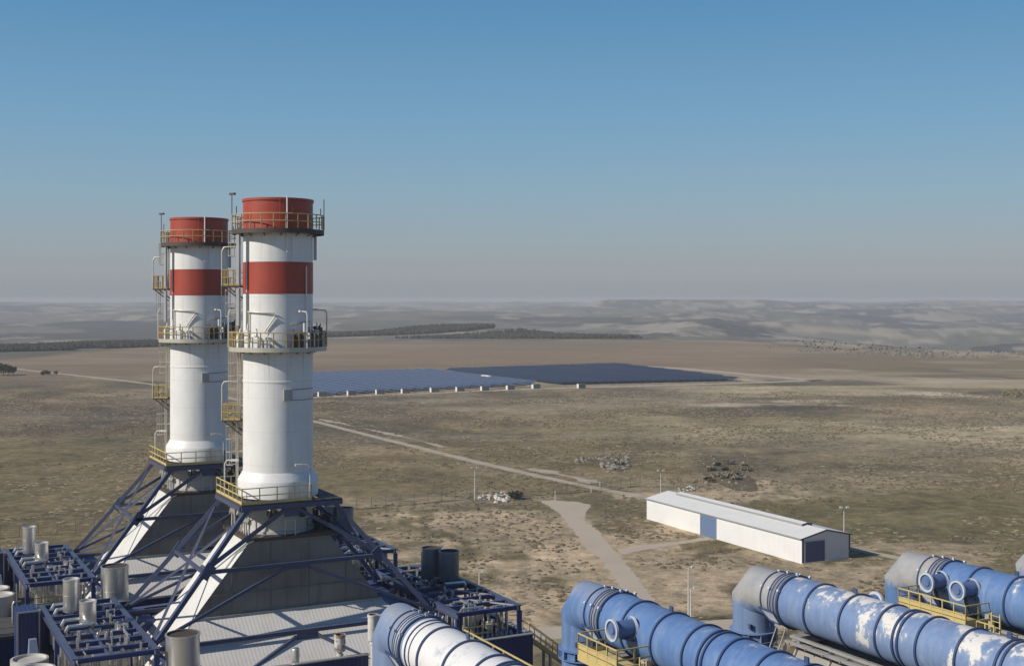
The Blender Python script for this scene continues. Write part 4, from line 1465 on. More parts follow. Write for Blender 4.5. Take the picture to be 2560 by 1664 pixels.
def make_access(i, k0, k1, lad, lab):
    """yellow service platform under the nozzles of duct i"""
    a, b = DUCTS[i][:2]
    wx, wy = pw(a, b)
    t = Thing('access_platform', lab, 'platform', (wx, wy, TP), (-2.5, -(k0 + k1) / 2, 26.35), 'yellow service platforms')
    xo, xi, z = -3.55, -1.75, 26.35
    d = t.part('deck', MB().bounds(xo, xi, -k1, -k0, z - .06, z), 'yellow', smooth=0)
    mb = MB()
    mb.beam((xo, -k1, z - .18), (xo, -k0, z - .18), .09, .34)
    mb.beam((xi, -k1, z - .18), (xi, -k0, z - .18), .09, .34)
    for k in np.linspace(k0 + .1, k1 - .1, 5):
        mb.beam((xo + .06, -k, z - .2), (xi, -k, z - .2), .08, .2)
        mb.beam((xo + .1, -k, z - .3), (-1.2, -k, z - 1.4), .09)
    t.part('support', mb, 'yellow', d, smooth=0)
    mb = MB()
    line_rail(mb, [(xi, -k0, z), (xo, -k0, z), (xo, -k1, z), (xi + .4, -k1, z)], 1.15, .034, .95, .26)
    mb.beam((xo, -k0, z + .42), (xo, -k1, z + .42), .025, .22)
    t.part('handrail', mb, 'yellow', smooth=0)
    # lower step platform and ladder beyond
    z2 = z - .9
    mb = MB()
    mb.bounds(xo + .1, xi - .1, -lad - .9, -lad + .4, z2 - .1, z2)
    line_rail(mb, [(xi - .2, -lad + .4, z2), (xo + .15, -lad + .4, z2), (xo + .15, -lad - .9, z2)], 1.3, .034, .65, .3)
    t.part('step_platform', mb, 'yellow', smooth=0)
    mb = MB()
    ladder(mb, (xo + .7, -lad - .55, z2 - 2.2), z2 + 1.9, (-1, .0), .62, cage=False, rad=.035)
    t.part('ladder', mb, 'yellow', smooth=0)
    # gauge cabinets standing at the end
    mb = MB()
    mb.cyl((xi - .25, -k1 - .5, z2), (xi - .25, -k1 - .5, z2 + 1.3), .13, n=10)
    mb.box((xi - .3, -k1 - .45, z2 + 1.35), (.4, .3, .3))
    t.part('gauge', mb, 'palerail')


make_access(1, 5.3, 9.3, 10.2, 'yellow service platform under the single nozzle of the second duct')
make_access(3, 2.9, 8.4, 9.5, 'yellow service platform under the twin nozzles of the fourth duct')

# condenser bundles: one A-frame per duct
for i, (a, b, *_r) in enumerate(DUCTS):
    wx, wy = pw(a, b)
    t = Thing('condenser_bundle', ['beige finned condenser roof under the bare white duct', 'beige finned condenser roof under the single-nozzle duct',
                                   'beige finned condenser roof with a walkway under the flaked duct', 'beige finned condenser roof under the twin-nozzle duct',
                                   'beige finned condenser roof under the duct at the right edge'][i], 'condenser', (wx, wy, TP), (0, -6, 0), 'condenser bundles under the ducts')
    y0, y1 = -LEN, -5.6
    za, zb, hw, hb = 25.55, 17.6, .95, 5.55
    for s_ in (-1, 1):
        v = [(s_ * hw, y0, za), (s_ * hw, y1, za), (s_ * hb, y1, zb), (s_ * hb, y0, zb)]
        bd = t.part('bundle', MB().add(v + [(x - s_ * .3, y, z - .25) for x, y, z in v], [(0, 1, 2, 3), (7, 6, 5, 4), (0, 4, 5, 1), (1, 5, 6, 2), (2, 6, 7, 3), (3, 7, 4, 0)]), 'fin', smooth=0)
        mb = MB()
        y = y1
        while y > y0:
            mb.beam((s_ * (hw + .06), y, za + .05), (s_ * (hb + .06), y, zb + .05), .12, .12)
            y -= 2.9
        for f_ in (0.02, .5, .98):
            x_, z_ = s_ * (hw + (hb - hw) * f_ + .07), za + (zb - za) * f_ + .07
            mb.beam((x_, y0, z_), (x_, y1, z_), .16, .16)
        t.part('frame', mb, 'galv', bd, smooth=0)
        # cable trays and grating along the foot of the duct
        mb = MB()
        for dx, dz in ((.35, .35), (.75, .1)):
            mb.beam((s_ * (hw + dx), y0, za + dz), (s_ * (hw + dx), y1 + .5, za + dz), .22, .16)
            mb.cut()
        y = y1
        while y > y0:
            mb.beam((s_ * .6, y, za + .15), (s_ * (hw + .95), y, za + .05), .09, .12)
            mb.cut()
            y -= 1.45
        t.part('cable_tray', mb, 'galv', smooth=0)
    v = [(-hb, y1 + .02, zb), (hb, y1 + .02, zb), (hw, y1 + .02, za), (-hw, y1 + .02, za)]
    t.part('end_wall', MB().add(v + [(x, y + .12, z) for x, y, z in v], [(0, 1, 2, 3), (7, 6, 5, 4), (0, 1, 5, 4), (1, 2, 6, 5), (2, 3, 7, 6), (3, 0, 4, 7)]), 'greywall', smooth=0)
    t.part('saddle', MB().bounds(-1.3, 1.3, y1 - .3, y1 + .35, za + .02, za + .45), 'galv', smooth=0)
    # ladderway up the left side of the end wall
    mb = MB()
    p, q = Vector((-4.9, y1 + .5, zb + .6)), Vector((-1.7, y1 + .5, za - .25))
    for dy in (0, .8):
        mb.beam(p + Vector((0, dy, 0)), q + Vector((0, dy, 0)), .07, .26)
        mb.beam(p + Vector((0, dy, 1)), q + Vector((0, dy, 1)), .06)
        for k in range(5):
            w_ = p.lerp(q, k / 4)
            mb.beam(w_ + Vector((0, dy, 0)), w_ + Vector((0, dy, 1)), .055)
    for k in range(22):
        w_ = p.lerp(q, (k + .5) / 22)
        mb.box((w_.x, w_.y + .4, w_.z), (.24, .72, .04))
    t.part('stair', mb, 'galv', smooth=0)
    if i == 0:
        # walkway rail on the far side of the white duct
        mb = MB()
        line_rail(mb, [(2.55, -3.6, 26.85), (2.55, -20, 26.85)], 1.15, .036, 1.15, 0)
        mb.bounds(1.75, 2.6, -20, -3.6, 26.7, 26.8)
        t.part('walkway', mb, 'yellow', smooth=0)
# deck and legs below the bundles
x_, y_ = pw(51.2, 40)
t = Thing('condenser_deck', 'dark steel deck on tall legs carrying the condenser', 'condenser deck', (x_, y_, TP), (0, 0, 0))
t.part('deck', MB().bounds(-31, 31, -14, 17, 16.6, 17.4), 'greywall', smooth=0)
for xx in (-27, -9, 9, 27):
    for yy in (-10, 13):
        t.part('leg', MB().cyl((xx, yy, 0), (xx, yy, 16.6), .8, n=20), 'greywall')


# ----------------------------------------------------------------------------
# warehouse
def make_warehouse():
    c = gp(2005, 1409)
    tw = R(26.3)
    W, L, H, HR = 10.9, 50.5, 4.35, 5.5
    t = Thing('warehouse', 'long low white warehouse with a ridge vent and blue doors', 'warehouse', (c[0], c[1], tw), (0, 0, 0))
    t.part('front_wall', MB().bounds(0, .15, 0, L, 0, H), 'whwall', smooth=0)
    t.part('rear_wall', MB().bounds(W - .15, W, 0, L, 0, H), 'whwall', smooth=0)
    for y in (0.01, L - .16):
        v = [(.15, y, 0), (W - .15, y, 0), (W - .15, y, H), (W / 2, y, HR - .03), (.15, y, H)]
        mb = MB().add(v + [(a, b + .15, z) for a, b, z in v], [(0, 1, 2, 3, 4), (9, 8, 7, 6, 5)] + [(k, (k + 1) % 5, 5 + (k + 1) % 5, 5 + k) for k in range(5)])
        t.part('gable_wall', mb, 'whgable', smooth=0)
    e = .28
    sl = (HR - H) / (W / 2)
    for s_ in (0, 1):
        x0, x1 = (-e, W / 2) if s_ == 0 else (W + e, W / 2)
        z0, z1 = H - e * sl + .06, HR + .06
        v = [(x0, -.12, z0), (x0, L + .12, z0), (x1, L + .12, z1), (x1, -.12, z1)]
        mb = MB().add(v + [(a, b, z + .08) for a, b, z in v], [(3, 2, 1, 0), (4, 5, 6, 7), (0, 1, 5, 4), (1, 2, 6, 5), (2, 3, 7, 6), (3, 0, 4, 7)])
        t.part('roof', mb, 'whroof', smooth=0)
        t.part('gutter', MB().beam((x0 + (-.07 if s_ == 0 else .07), -.1, z0 + .02), (x0 + (-.07 if s_ == 0 else .07), L + .1, z0 + .02), .14, .16), 'gutter', smooth=0)
    # raised ridge vent
    y0, y1, hw = 5.2, L - 4.6, 1.15
    v = []
    for y in (y0, y1):
        v += [(W / 2 - hw, y, HR - .05), (W / 2 + hw, y, HR - .05), (W / 2 + hw, y, HR + .32), (W / 2, y, HR + .56), (W / 2 - hw, y, HR + .32)]
    rv = t.part('ridge_vent', MB().add(v, [(0, 1, 2, 3, 4), (9, 8, 7, 6, 5), (2, 3, 8, 7), (3, 4, 9, 8)]), 'whroof', smooth=0)
    t.part('louvre', MB().bounds(W / 2 - hw, W / 2 - hw + .04, y0 + .05, y1 - .05, HR + .05, HR + .26).cut().bounds(W / 2 + hw - .04, W / 2 + hw, y0 + .05, y1 - .05, HR + .05, HR + .26), 'gutter', rv, smooth=0)
    t.part('louvre', MB().add([(W / 2 - hw - .03, y0 - .03, HR - .05), (W / 2 + hw + .03, y0 - .03, HR - .05), (W / 2 + hw + .03, y0 - .03, HR + .33), (W / 2, y0 - .03, HR + .57), (W / 2 - hw - .03, y0 - .03, HR + .33)], [(0, 1, 2, 3, 4)]), 'trimnavy', rv, smooth=0)
    # trims of the near gable
    mb = MB()
    mb.beam((-.3, -.16, H - .02), (W / 2, -.16, HR + .06), .06, .26)
    mb.beam((W / 2, -.16, HR + .06), (W + .3, -.16, H - .02), .06, .26)
    mb.bounds(-.03, .42, -.04, .008, 0, H)
    mb.bounds(W - .3, W + .03, -.04, .008, 0, H)
    t.part('trim', mb, 'trimnavy', smooth=0)
    # doors
    t.part('door', MB().bounds(.75, 5.0, -.06, .005, 0, 3.75), 'doornavy', smooth=0, label='dark navy roller door in the gable')
    t.part('door', MB().bounds(-.07, -.004, 25.6, 30.6, 0, 4.0), 'doorblue', smooth=0, label='mid blue sliding door in the long wall')
    for (xx, ya, yb, hh) in ((-.10, 25.5, 30.7, 4.08),):
        mb = MB()
        mb.bounds(xx, -.01, ya - .12, ya, 0, hh + .12).bounds(xx, -.01, yb, yb + .12, 0, hh + .12).bounds(xx, -.01, ya, yb, hh, hh + .12)
        t.part('door_frame', mb, 'gutter', smooth=0)
    mb = MB()
    mb.bounds(.6, .74, -.09, -.045, 0, 3.9).bounds(5.01, 5.15, -.09, -.045, 0, 3.9).bounds(.74, 5.01, -.09, -.045, 3.76, 3.9)
    t.part('door_frame', mb, 'gutter', smooth=0)
    t.part('plinth', MB().bounds(-.05, W + .05, -.3, -.07, 0, .14), 'concrete', smooth=0)


make_warehouse()


# ----------------------------------------------------------------------------
# lamp posts, marker posts
def lamp_post(x, y, h, lab, flip=0.0, heads=2):
    t = Thing('lamp_post', lab, 'lamp post', (x, y, flip), (0, 0, 0), 'floodlight posts round the plant')
    t.part('pole', MB().tube([(0, 0, 0), (0, 0, h)], [.13, .075], 10), 'polewhite')
    t.part('crossarm', MB().beam((-.7 if heads == 2 else 0, 0, h - .05), (.7, 0, h - .05), .09), 'polewhite', smooth=0)
    for x_ in ((-.65, .65) if heads == 2 else (.65,)):
        t.part('floodlight', MB().box((x_, -.12, h + .13), (.5, .38, .3)), 'polewhite', smooth=0)


for (px, py, h, lab, hd) in ((1187, 1249, 7.4, 'pale floodlight post by the fence and the debris heap', 2),
                             (1721, 1552, 7.7, 'pale floodlight post between the second and third blue ducts', 1)):
    x, y = gp(px, py)
    lamp_post(x, y, h, lab, .3, hd)
for (px, d, h, lab) in ((1652, 284, 7.4, 'pale floodlight post behind the far end of the warehouse'), (2110, 233, 7.4, 'pale floodlight post behind the near gable of the warehouse'),
                        (1198, 186, 5.5, 'short pale post behind the near right pipe rack'), (1727, 178, 4.9, 'shorter pale post beside the floodlight post between the ducts')):
    lamp_post((px - CX) / F * d, d, h, lab, .2, 2 if h > 6 else 1)
for (px, py, h, lab) in ((1388, 1249, 2.2, 'thin white marker post left of the turning head'), (1478, 1230, 1.6, 'white marker post where fence meets dirt track'),
                         (1500, 1214, .9, 'low white marker stone beside the dirt track'), (1195, 1280, 1.9, 'dark leaning stake on the grass in front of the fence')):
    x, y = gp(px, py)
    t = Thing('marker_post', lab, 'post', (x, y, 0), (0, 0, 0))
    lean = .5 if 'leaning' in lab else 0
    t.part('shaft', MB().tube([(0, 0, 0), (-lean * .1, 0, h * .6), (-lean, 0, h)], [.11, .1, .09], 8), 'polewhite' if not lean else 'fence')
    t.part('foot', MB().box((0, 0, .06), (.35, .35, .12)), 'concrete', smooth=0)

# fence
fpts = [gp(-260, 1372), gp(0, 1345), gp(500, 1309), gp(892, 1273), gp(1138, 1250), gp(1320, 1239), gp(1478, 1229), gp(1600, 1214)]
t = Thing('fence', 'thin dark wire fence running across the steppe behind the plant', 'fence', (fpts[0][0], fpts[0][1], 0), (0, 0, 0))
ox, oy = fpts[0]
L = []
for p, q in zip(fpts[:-1], fpts[1:]):
    n = max(1, int(math.hypot(q[0] - p[0], q[1] - p[1]) / 3.2))
    L += [(p[0] + (q[0] - p[0]) * k / n - ox, p[1] + (q[1] - p[1]) * k / n - oy) for k in range(n)]
L.append((fpts[-1][0] - ox, fpts[-1][1] - oy))
ribbon('fence_foot_strip', [(p_[0] + ox, p_[1] + oy) for p_ in L], lambda k_: .9 + .5 * math.sin(k_ * 60), 'scrub', 0.008, 1.0, 2.0)  # flat dark strip of uneven width along the foot of the fence
proto = None
for k, (x, y) in enumerate(L[:100]):
    if proto is None:
        proto = t.part('post', MB().beam((0, 0, 0), (0, 0, 2.3), .09).beam((0, 0, 2.28), (.25, -.25, 2.6), .06), 'fence', smooth=0)
        proto.location = (x, y, 0)
    else:
        c = proto.copy()
        COL.objects.link(c)
        c.parent = t.e
        c.location = (x, y, 0)
mb = MB()
for z in (.12, .55, 1.0, 1.45, 1.9, 2.2):
    for p, q in zip(L[:-1], L[1:]):
        mb.beam((p[0], p[1], z), (q[0], q[1], z), .018)
for p, q in zip(L[:-1], L[1:]):
    for k in range(10):
        f = k / 10
        mb.beam((p[0] + (q[0] - p[0]) * f, p[1] + (q[1] - p[1]) * f, .1), (p[0] + (q[0] - p[0]) * f, p[1] + (q[1] - p[1]) * f, 2.2), .012)
t.part('wire_mesh', mb, 'fence', smooth=0)


# ----------------------------------------------------------------------------
# solar farm: every row of tables is one thing
def solar_row(p, length, tilt, width, z, mat, lab, group):
    t = Thing('solar_panel_row', lab, 'solar panels', (p[0], p[1], TP), (0, 0, 0), group)
    tilt += R(random.uniform(-3.0, 3.0))
    c, s = math.cos(tilt) * width / 2, math.sin(tilt) * width / 2
    v = [(-c, 0, z - s), (c, 0, z + s), (c, length, z + s), (-c, length, z - s)]
    mb = MB().add(v + [(a, b, q - .06) for a, b, q in v], [(0, 1, 2, 3), (7, 6, 5, 4), (0, 4, 5, 1), (1, 5, 6, 2), (2, 6, 7, 3), (3, 7, 4, 0)])
    t.part('panels', mb, mat, smooth=0)
    mb = MB()
    y = 1.0
    while y < length:
        mb.beam((-c * .5, y, 0), (-c * .5, y, z - s * .5 - .06), .12)
        mb.beam((c * .5, y, 0), (c * .5, y, z + s * .5 - .06), .12)
        y += 6.0
    for k_ in (-.5, .5):
        mb.beam((c * k_, .5, z + s * k_ - .14), (c * k_, length - .5, z + s * k_ - .14), .14)
    t.part('support', mb, 'galv', smooth=0)
    if mat == 'solar_light':
        t.part('frame', MB().beam((c + .04, 0, z + s), (c + .04, length, z + s), .09, .10), 'galv', smooth=0)


def clip_rows(poly, pitch, width, z, tilt, mat, lab, group):
    """rows along the plant grid, clipped to the field outline"""
    pg = [(x * CT + y * ST, -x * ST + y * CT) for x, y in poly]
    a0, a1 = min(p[0] for p in pg), max(p[0] for p in pg)
    a = a0 + pitch * .6
    k = 0
    while a < a1 - 1:
        ys = []
        for (x0, y0), (x1, y1) in zip(pg, pg[1:] + pg[:1]):
            if (x0 - a) * (x1 - a) < 0:
                ys.append(y0 + (y1 - y0) * (a - x0) / (x1 - x0))
        if len(ys) >= 2 and max(ys) - min(ys) > 8:
            y0, y1 = min(ys), max(ys)
            w = pw(a, y0)
            solar_row(w, y1 - y0, tilt, width, z, mat, lab, group)
            k += 1
        a += pitch
    return k


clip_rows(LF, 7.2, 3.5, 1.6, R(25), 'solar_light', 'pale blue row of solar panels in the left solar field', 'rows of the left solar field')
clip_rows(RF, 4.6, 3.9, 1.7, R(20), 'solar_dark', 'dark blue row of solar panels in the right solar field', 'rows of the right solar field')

# inverter cabins along the near edge
cab = None
CG = 'cabins along the solar field'
for k, (px, py) in enumerate(((806, 991), (879, 988), (950, 985), (1014, 983), (1086, 980), (1150, 978), (1212, 976), (1276, 974), (1340, 971), (1453, 970))):
    x, y = gp(px, py)
    if cab is None:
        t = Thing('inverter_cabin', '', 'cabin', (x, y, TP), (0, 0, 0), CG)
        t.part('body', MB().bounds(-2.2, 2.2, -1.0, 1.0, .1, 2.35), 'cabinw', smooth=0)
        t.part('shade_panel', MB().bounds(-2.0, 2.1, -1.04, -1.003, .2, 2.3), 'cabing', smooth=0)  # grey sheet paints the shade of the cabin's long side
        t.part('roof', MB().bounds(-2.3, 2.3, -1.1, 1.1, 2.353, 2.45), 'cabing', smooth=0)
        cab = t.e
        c = cab
    else:
        c = copy_tree(cab)
        c.location = (x, y, 0)
    c['label'] = {0: 'white cabin nearest the chimney in the row along the solar field', 8: 'white cabin at the foot of the road between the two solar fields',
                  9: 'lone white cabin before the dark solar field'}.get(k, 'white cabin with its shaded side painted grey in the row along the left solar field')
for (px, py, lab, s_) in ((1211, 947, 'white van parked on the road between the solar fields', 1), (1221, 948, 'white trailer behind the van between the solar fields', -1)):
    x, y = gp(px, py)
    t = Thing('parked_van', lab, 'van', (x, y, TP), (0, 0, 0))
    t.part('body', MB().add([(-1, -2.6, .4), (1, -2.6, .4), (1, 2.6, .4), (-1, 2.6, .4), (-.95, -2.5, 1.3), (.95, -2.5, 1.3), (.9, -1.4, 2.4), (-.9, -1.4, 2.4), (.9, 2.55, 2.4), (-.9, 2.55, 2.4)],
                            [(3, 2, 1, 0), (0, 1, 5, 4), (4, 5, 6, 7), (7, 6, 8, 9), (2, 3, 9, 8), (1, 2, 8, 6, 5), (3, 0, 4, 7, 9)]), 'cabinw', smooth=0)
    for yy in (-1.7, 1.7):
        for xx in (-.95, .95):
            t.part('wheel', MB().cyl((xx - .12, yy, .36), (xx + .12, yy, .36), .36, n=14), 'soot')


# ----------------------------------------------------------------------------
# vegetation
def clump(mb, c, r, n, rr, leaf=.3):
    """crown of loose leaf sprays filling an uneven volume"""
    lobes = [(Vector((rr.uniform(-.5, .5) * r[0], rr.uniform(-.5, .5) * r[1], rr.uniform(-.25, .5) * r[2])), rr.uniform(.45, .75)) for _ in range(6)]
    for _ in range(n):
        lc, lr = rr.choice(lobes)
        d = Vector((rr.gauss(0, 1), rr.gauss(0, 1), rr.gauss(0, 1))).normalized()
        p = lc + Vector((d.x * r[0], d.y * r[1], d.z * r[2])) * lr * rr.uniform(.55, 1.0)
        u = Vector((rr.gauss(0, 1), rr.gauss(0, 1), rr.gauss(0, 1))).normalized() * leaf * rr.uniform(.6, 1.4)
        w = u.cross(Vector((rr.gauss(0, 1), rr.gauss(0, 1), rr.gauss(0, 1)))).normalized() * leaf * rr.uniform(.5, 1)
        o = Vector(c) + p
        mb.add([o - u, o + w, o + u, o - w], [(0, 1, 2, 3)])


def tree(px, py, h, w, mat, lab, name='tree', cat='tree', group=None, seed=1):
    x, y = gp(px, py)
    rr = random.Random(seed)
    t = Thing(name, lab, cat, (x, y, 0), (0, 0, 0), group)
    mb = MB().tube([(0, 0, -.1), (.1, 0, h * .3), (.2, .1, h * .65)], [h * .035, h * .028, h * .012], 8)
    for k in range(5):
        an = k * 1.3
        mb.tube([(.1, 0, h * (.25 + .06 * k)), (math.cos(an) * w * .3, math.sin(an) * w * .3, h * (.5 + .06 * k))], [h * .015, h * .006], 6)
    t.part('trunk', mb, 'bark')
    mb = MB()
    clump(mb, (0, 0, h * .55), (w / 2, w / 2, h * .45), 620, rr, max(h * .06, w * .05))
    t.part('crown', mb, mat, smooth=0)


TG = 'dark trees at the left edge'
for k, (px, py, h, w, lab) in enumerate(((-14, 938, 8.5, 9, 'dark tree cut off by the left edge'), (8, 939, 8, 8.5, 'tallest dark tree of the clump at the left edge'),
                                         (20, 938, 6.4, 7, 'round dark tree in the middle of the left edge clump'), (33, 937, 5.6, 5, 'small dark tree at the right end of the left edge clump'))):
    tree(px, py, h, w, 'treeleaf', lab, group=TG, seed=k + 3)
for k, (px, py, h, w, lab) in enumerate(((109, 939, 3.4, 4.2, 'leftmost brown bush of three beside the field track'), (123, 938, 3.0, 4.4, 'middle brown bush of three beside the field track'),
                                         (140, 937, 2.6, 2.8, 'small brown bush apart at the right of its trio'))):
    tree(px, py, h, w, 'redbush', lab, 'bush', 'bush', 'brown bushes by the field track', seed=k + 30)
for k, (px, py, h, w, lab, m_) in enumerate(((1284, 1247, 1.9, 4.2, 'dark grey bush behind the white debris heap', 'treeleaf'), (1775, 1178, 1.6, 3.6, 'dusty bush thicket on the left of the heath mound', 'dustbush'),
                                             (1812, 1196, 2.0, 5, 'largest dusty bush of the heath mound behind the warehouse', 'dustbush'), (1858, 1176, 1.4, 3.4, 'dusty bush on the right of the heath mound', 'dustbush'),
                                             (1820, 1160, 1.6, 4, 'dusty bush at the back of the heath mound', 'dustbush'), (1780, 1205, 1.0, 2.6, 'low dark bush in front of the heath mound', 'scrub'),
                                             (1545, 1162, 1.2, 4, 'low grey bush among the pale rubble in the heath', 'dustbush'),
                                             (1793, 1166, 1.2, 2.2, 'dark bush for a shaded gap inside the heath mound, upper one', 'treeleaf'), (1813, 1179, 1.3, 2.2, 'dark bush for a shaded gap in the middle of the heath mound', 'treeleaf'),  # dark leaves stand in for shadowed holes between the pale bushes
                                             (1862, 1172, 1.4, 2.2, 'dark bush for a shaded gap at the right end of the heath mound', 'treeleaf'), (1772, 1201, 1.0, 3, 'dark low bush at the left foot of the heath mound', 'treeleaf'),
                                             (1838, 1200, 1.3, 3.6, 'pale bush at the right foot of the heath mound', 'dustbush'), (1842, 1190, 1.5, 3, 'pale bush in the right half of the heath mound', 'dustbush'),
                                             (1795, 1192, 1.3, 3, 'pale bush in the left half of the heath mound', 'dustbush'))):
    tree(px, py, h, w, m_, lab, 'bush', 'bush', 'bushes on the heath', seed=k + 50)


def rock(mb, c, r, rr):
    t = (1 + 5 ** .5) / 2
    vs = [(-1, t, 0), (1, t, 0), (-1, -t, 0), (1, -t, 0), (0, -1, t), (0, 1, t), (0, -1, -t), (0, 1, -t), (t, 0, -1), (t, 0, 1), (-t, 0, -1), (-t, 0, 1)]
    fs = [(0, 11, 5), (0, 5, 1), (0, 1, 7), (0, 7, 10), (0, 10, 11), (1, 5, 9), (5, 11, 4), (11, 10, 2), (10, 7, 6), (7, 1, 8), (3, 9, 4), (3, 4, 2), (3, 2, 6), (3, 6, 8), (3, 8, 9), (4, 9, 5), (2, 4, 11), (6, 2, 10), (8, 6, 7), (9, 8, 1)]
    s = [rr.uniform(.6, 1.2) for _ in range(3)]
    mb.add([(c[0] + v[0] / 1.9 * r * s[0] * rr.uniform(.8, 1.15), c[1] + v[1] / 1.9 * r * s[1] * rr.uniform(.8, 1.15), c[2] + v[2] / 1.9 * r * .7 * s[2]) for v in vs], fs)


def heap(px0, px1, py, dy, n, rmax, mat, name, lab, cat, seed):
    x, y = gp((px0 + px1) / 2, py)
    rr = random.Random(seed)
    mb = MB()
    ex = abs(gp(px1, py)[0] - gp(px0, py)[0]) / 2 * .95 + rmax * .3
    ey = (gp(px0, py - dy * 1.1)[1] - gp(px0, py + dy * 1.1)[1]) / 2 * .9
    rim = [(ex * math.cos(k * PI / 11) * rr.uniform(.85, 1.1), ey * math.sin(k * PI / 11) * rr.uniform(.85, 1.1), .012) for k in range(22)]
    mb.add(rim + [(0, 0, .35)], [(k, (k + 1) % 22, 22) for k in range(22)])
    for k in range(n):
        qx, qy = gp(rr.uniform(px0, px1), py + rr.gauss(0, dy * .5))
        r = rmax * rr.uniform(.25, 1) ** 1.5
        rock(mb, (qx - x, qy - y, r * .2), r, rr)
    o = build(name, mb, mat, smooth=0)
    o.data.materials.append(M['scrub'])
    for p_ in list(o.data.polygons)[:22]:
        p_.material_index = 1
    o.location = (x, y, 0)
    tag(o, lab, cat)


heap(1196, 1228, 1243, 6, 44, .65, 'heap', 'debris_heap', 'small white debris heap beside the fence lamp post', 'debris heap', 3)
heap(1240, 1272, 1244, 11, 60, .8, 'heap', 'debris_heap', 'larger white debris heap against the dark bush', 'debris heap', 4)
heap(1436, 1500, 1150, 7, 46, .8, 'rubble', 'rubble_pile', 'sparse pale rubble strip left of the stone pile', 'rubble pile', 5)
heap(1505, 1572, 1158, 20, 130, 1.0, 'rubble', 'rubble_pile', 'dense pale stone pile in the heath above the turning head', 'rubble pile', 6)
heap(1760, 1870, 1185, 44, 90, .7, 'rubble', 'rubble_pile', 'pale stones under the bushes of the heath mound', 'rubble pile', 7)
heap(1690, 1745, 1222, 6, 40, .55, 'heap', 'rubble_pile', 'white rubble line behind the warehouse ridge', 'rubble pile', 8)
heap(2505, 2575, 985, 7, 170, 1.7, 'scrub', 'spoil_heap', 'dark spoil heap on the pale patch at the right edge', 'spoil heap', 9)


_rr = random.Random(77)
for (px0_, px1_, py_, n_, r_) in ((1905, 1960, 862, 36, 1.6), (1990, 2090, 874, 70, 1.8), (2110, 2220, 879, 90, 2.2), (2230, 2330, 884, 110, 2.6), (2340, 2450, 884, 70, 2.2), (2470, 2570, 888, 50, 2.0)):
    mb_ = MB()
    for _ in range(n_):
        q_ = gp(_rr.uniform(px0_, px1_), py_ + (0.03 * (_rr.uniform(px0_, px1_) - px0_)) + _rr.gauss(0, 3.2))
        h_ = float(height(np.array([q_[0]]), np.array([q_[1]]))[0])
        rock(mb_, (q_[0], q_[1], h_ + .2), r_ * _rr.uniform(.3, 1), _rr)
    o_ = build('boulder_field', mb_, 'boulder', smooth=0)
    o_['kind'] = 'stuff'
    tag(o_, 'pale boulders scattered along the broken plateau edge on the right', 'boulders')


def scrub_sheet(name, n, mat, rng_, dmin, dmax, smin, smax, flat, seed, keep):
    """many low tufts as one mesh"""
    D = np.sqrt(rng_.uniform(dmin ** 2, dmax ** 2, n * 3))
    U = rng_.uniform(-.46, .46, n * 3)
    X, Y = U * D, D
    k = fbm(X, Y, 34, 4, seed) * .6 + fbm(X, Y, 9, 3, seed + 7) * .4
    ok = k > keep
    # keep roads, buildings and solar fields free
    for poly in ([gp(*p) for p in ((1330, 1246), (1400, 1300), (1540, 1500), (1600, 1560), (1700, 1560), (1600, 1420), (1500, 1310), (1500, 1246))],
                 [gp(*p) for p in ((1535, 1365), (1770, 1338), (1800, 1352), (1560, 1392))],
                 [gp(1612, 1303), gp(1998, 1418), gp(2130, 1400), gp(1740, 1285)],
                 [gp(1300, 1548), gp(1860, 1545), gp(1860, 1600), gp(1300, 1610)]):
        ok &= ~inpoly(X, Y, poly)
    for line in TRACKS:
        for (x0, y0), (x1, y1) in zip(line[:-1], line[1:]):
            tt = np.clip(((X - x0) * (x1 - x0) + (Y - y0) * (y1 - y0)) / ((x1 - x0) ** 2 + (y1 - y0) ** 2), 0, 1)
            ok &= np.hypot(X - x0 - tt * (x1 - x0), Y - y0 - tt * (y1 - y0)) > 2.6
    X, Y = X[ok][:n], Y[ok][:n]
    m = len(X)
    S = smin + (smax - smin) * rng_.random(m) ** 2.2
    rot = rng_.random(m) * 6.28
    V = np.zeros((m, 7, 3))
    for j in range(6):
        an = rot + j * PI / 3
        q = S * rng_.uniform(.6, 1.25, m)
        V[:, j, 0] = X + np.cos(an) * q
        V[:, j, 1] = Y + np.sin(an) * q
        V[:, j, 2] = rng_.uniform(-.03, .12, m) * S
    V[:, 6, 0] = X + rng_.uniform(-.4, .4, m) * S
    V[:, 6, 1] = Y + rng_.uniform(-.4, .4, m) * S
    V[:, 6, 2] = S * flat * rng_.uniform(.6, 1.2, m)
    base = (np.arange(m) * 7)[:, None, None]
    tri = np.array([[j, (j + 1) % 6, 6] for j in range(6)])[None] + base
    me = bpy.data.meshes.new(name)
    me.from_pydata(V.reshape(-1, 3).tolist(), [], tri.reshape(-1, 3).tolist())
    me.materials.append(M[mat])
    me.update()
    o = link(bpy.data.objects.new(name, me))
    o['kind'] = 'stuff'
    return o


o = scrub_sheet('scrub', 40000, 'scrub', rng, 165, 640, .15, .7, .5, 200, .525)
tag(o, 'low dark olive scrub scattered over the dry steppe', 'scrub')
o = scrub_sheet('dry_grass', 30000, 'straw', rng, 165, 640, .2, 1.0, .2, 230, .51)
tag(o, 'pale dry grass tufts scattered over the steppe', 'dry grass')


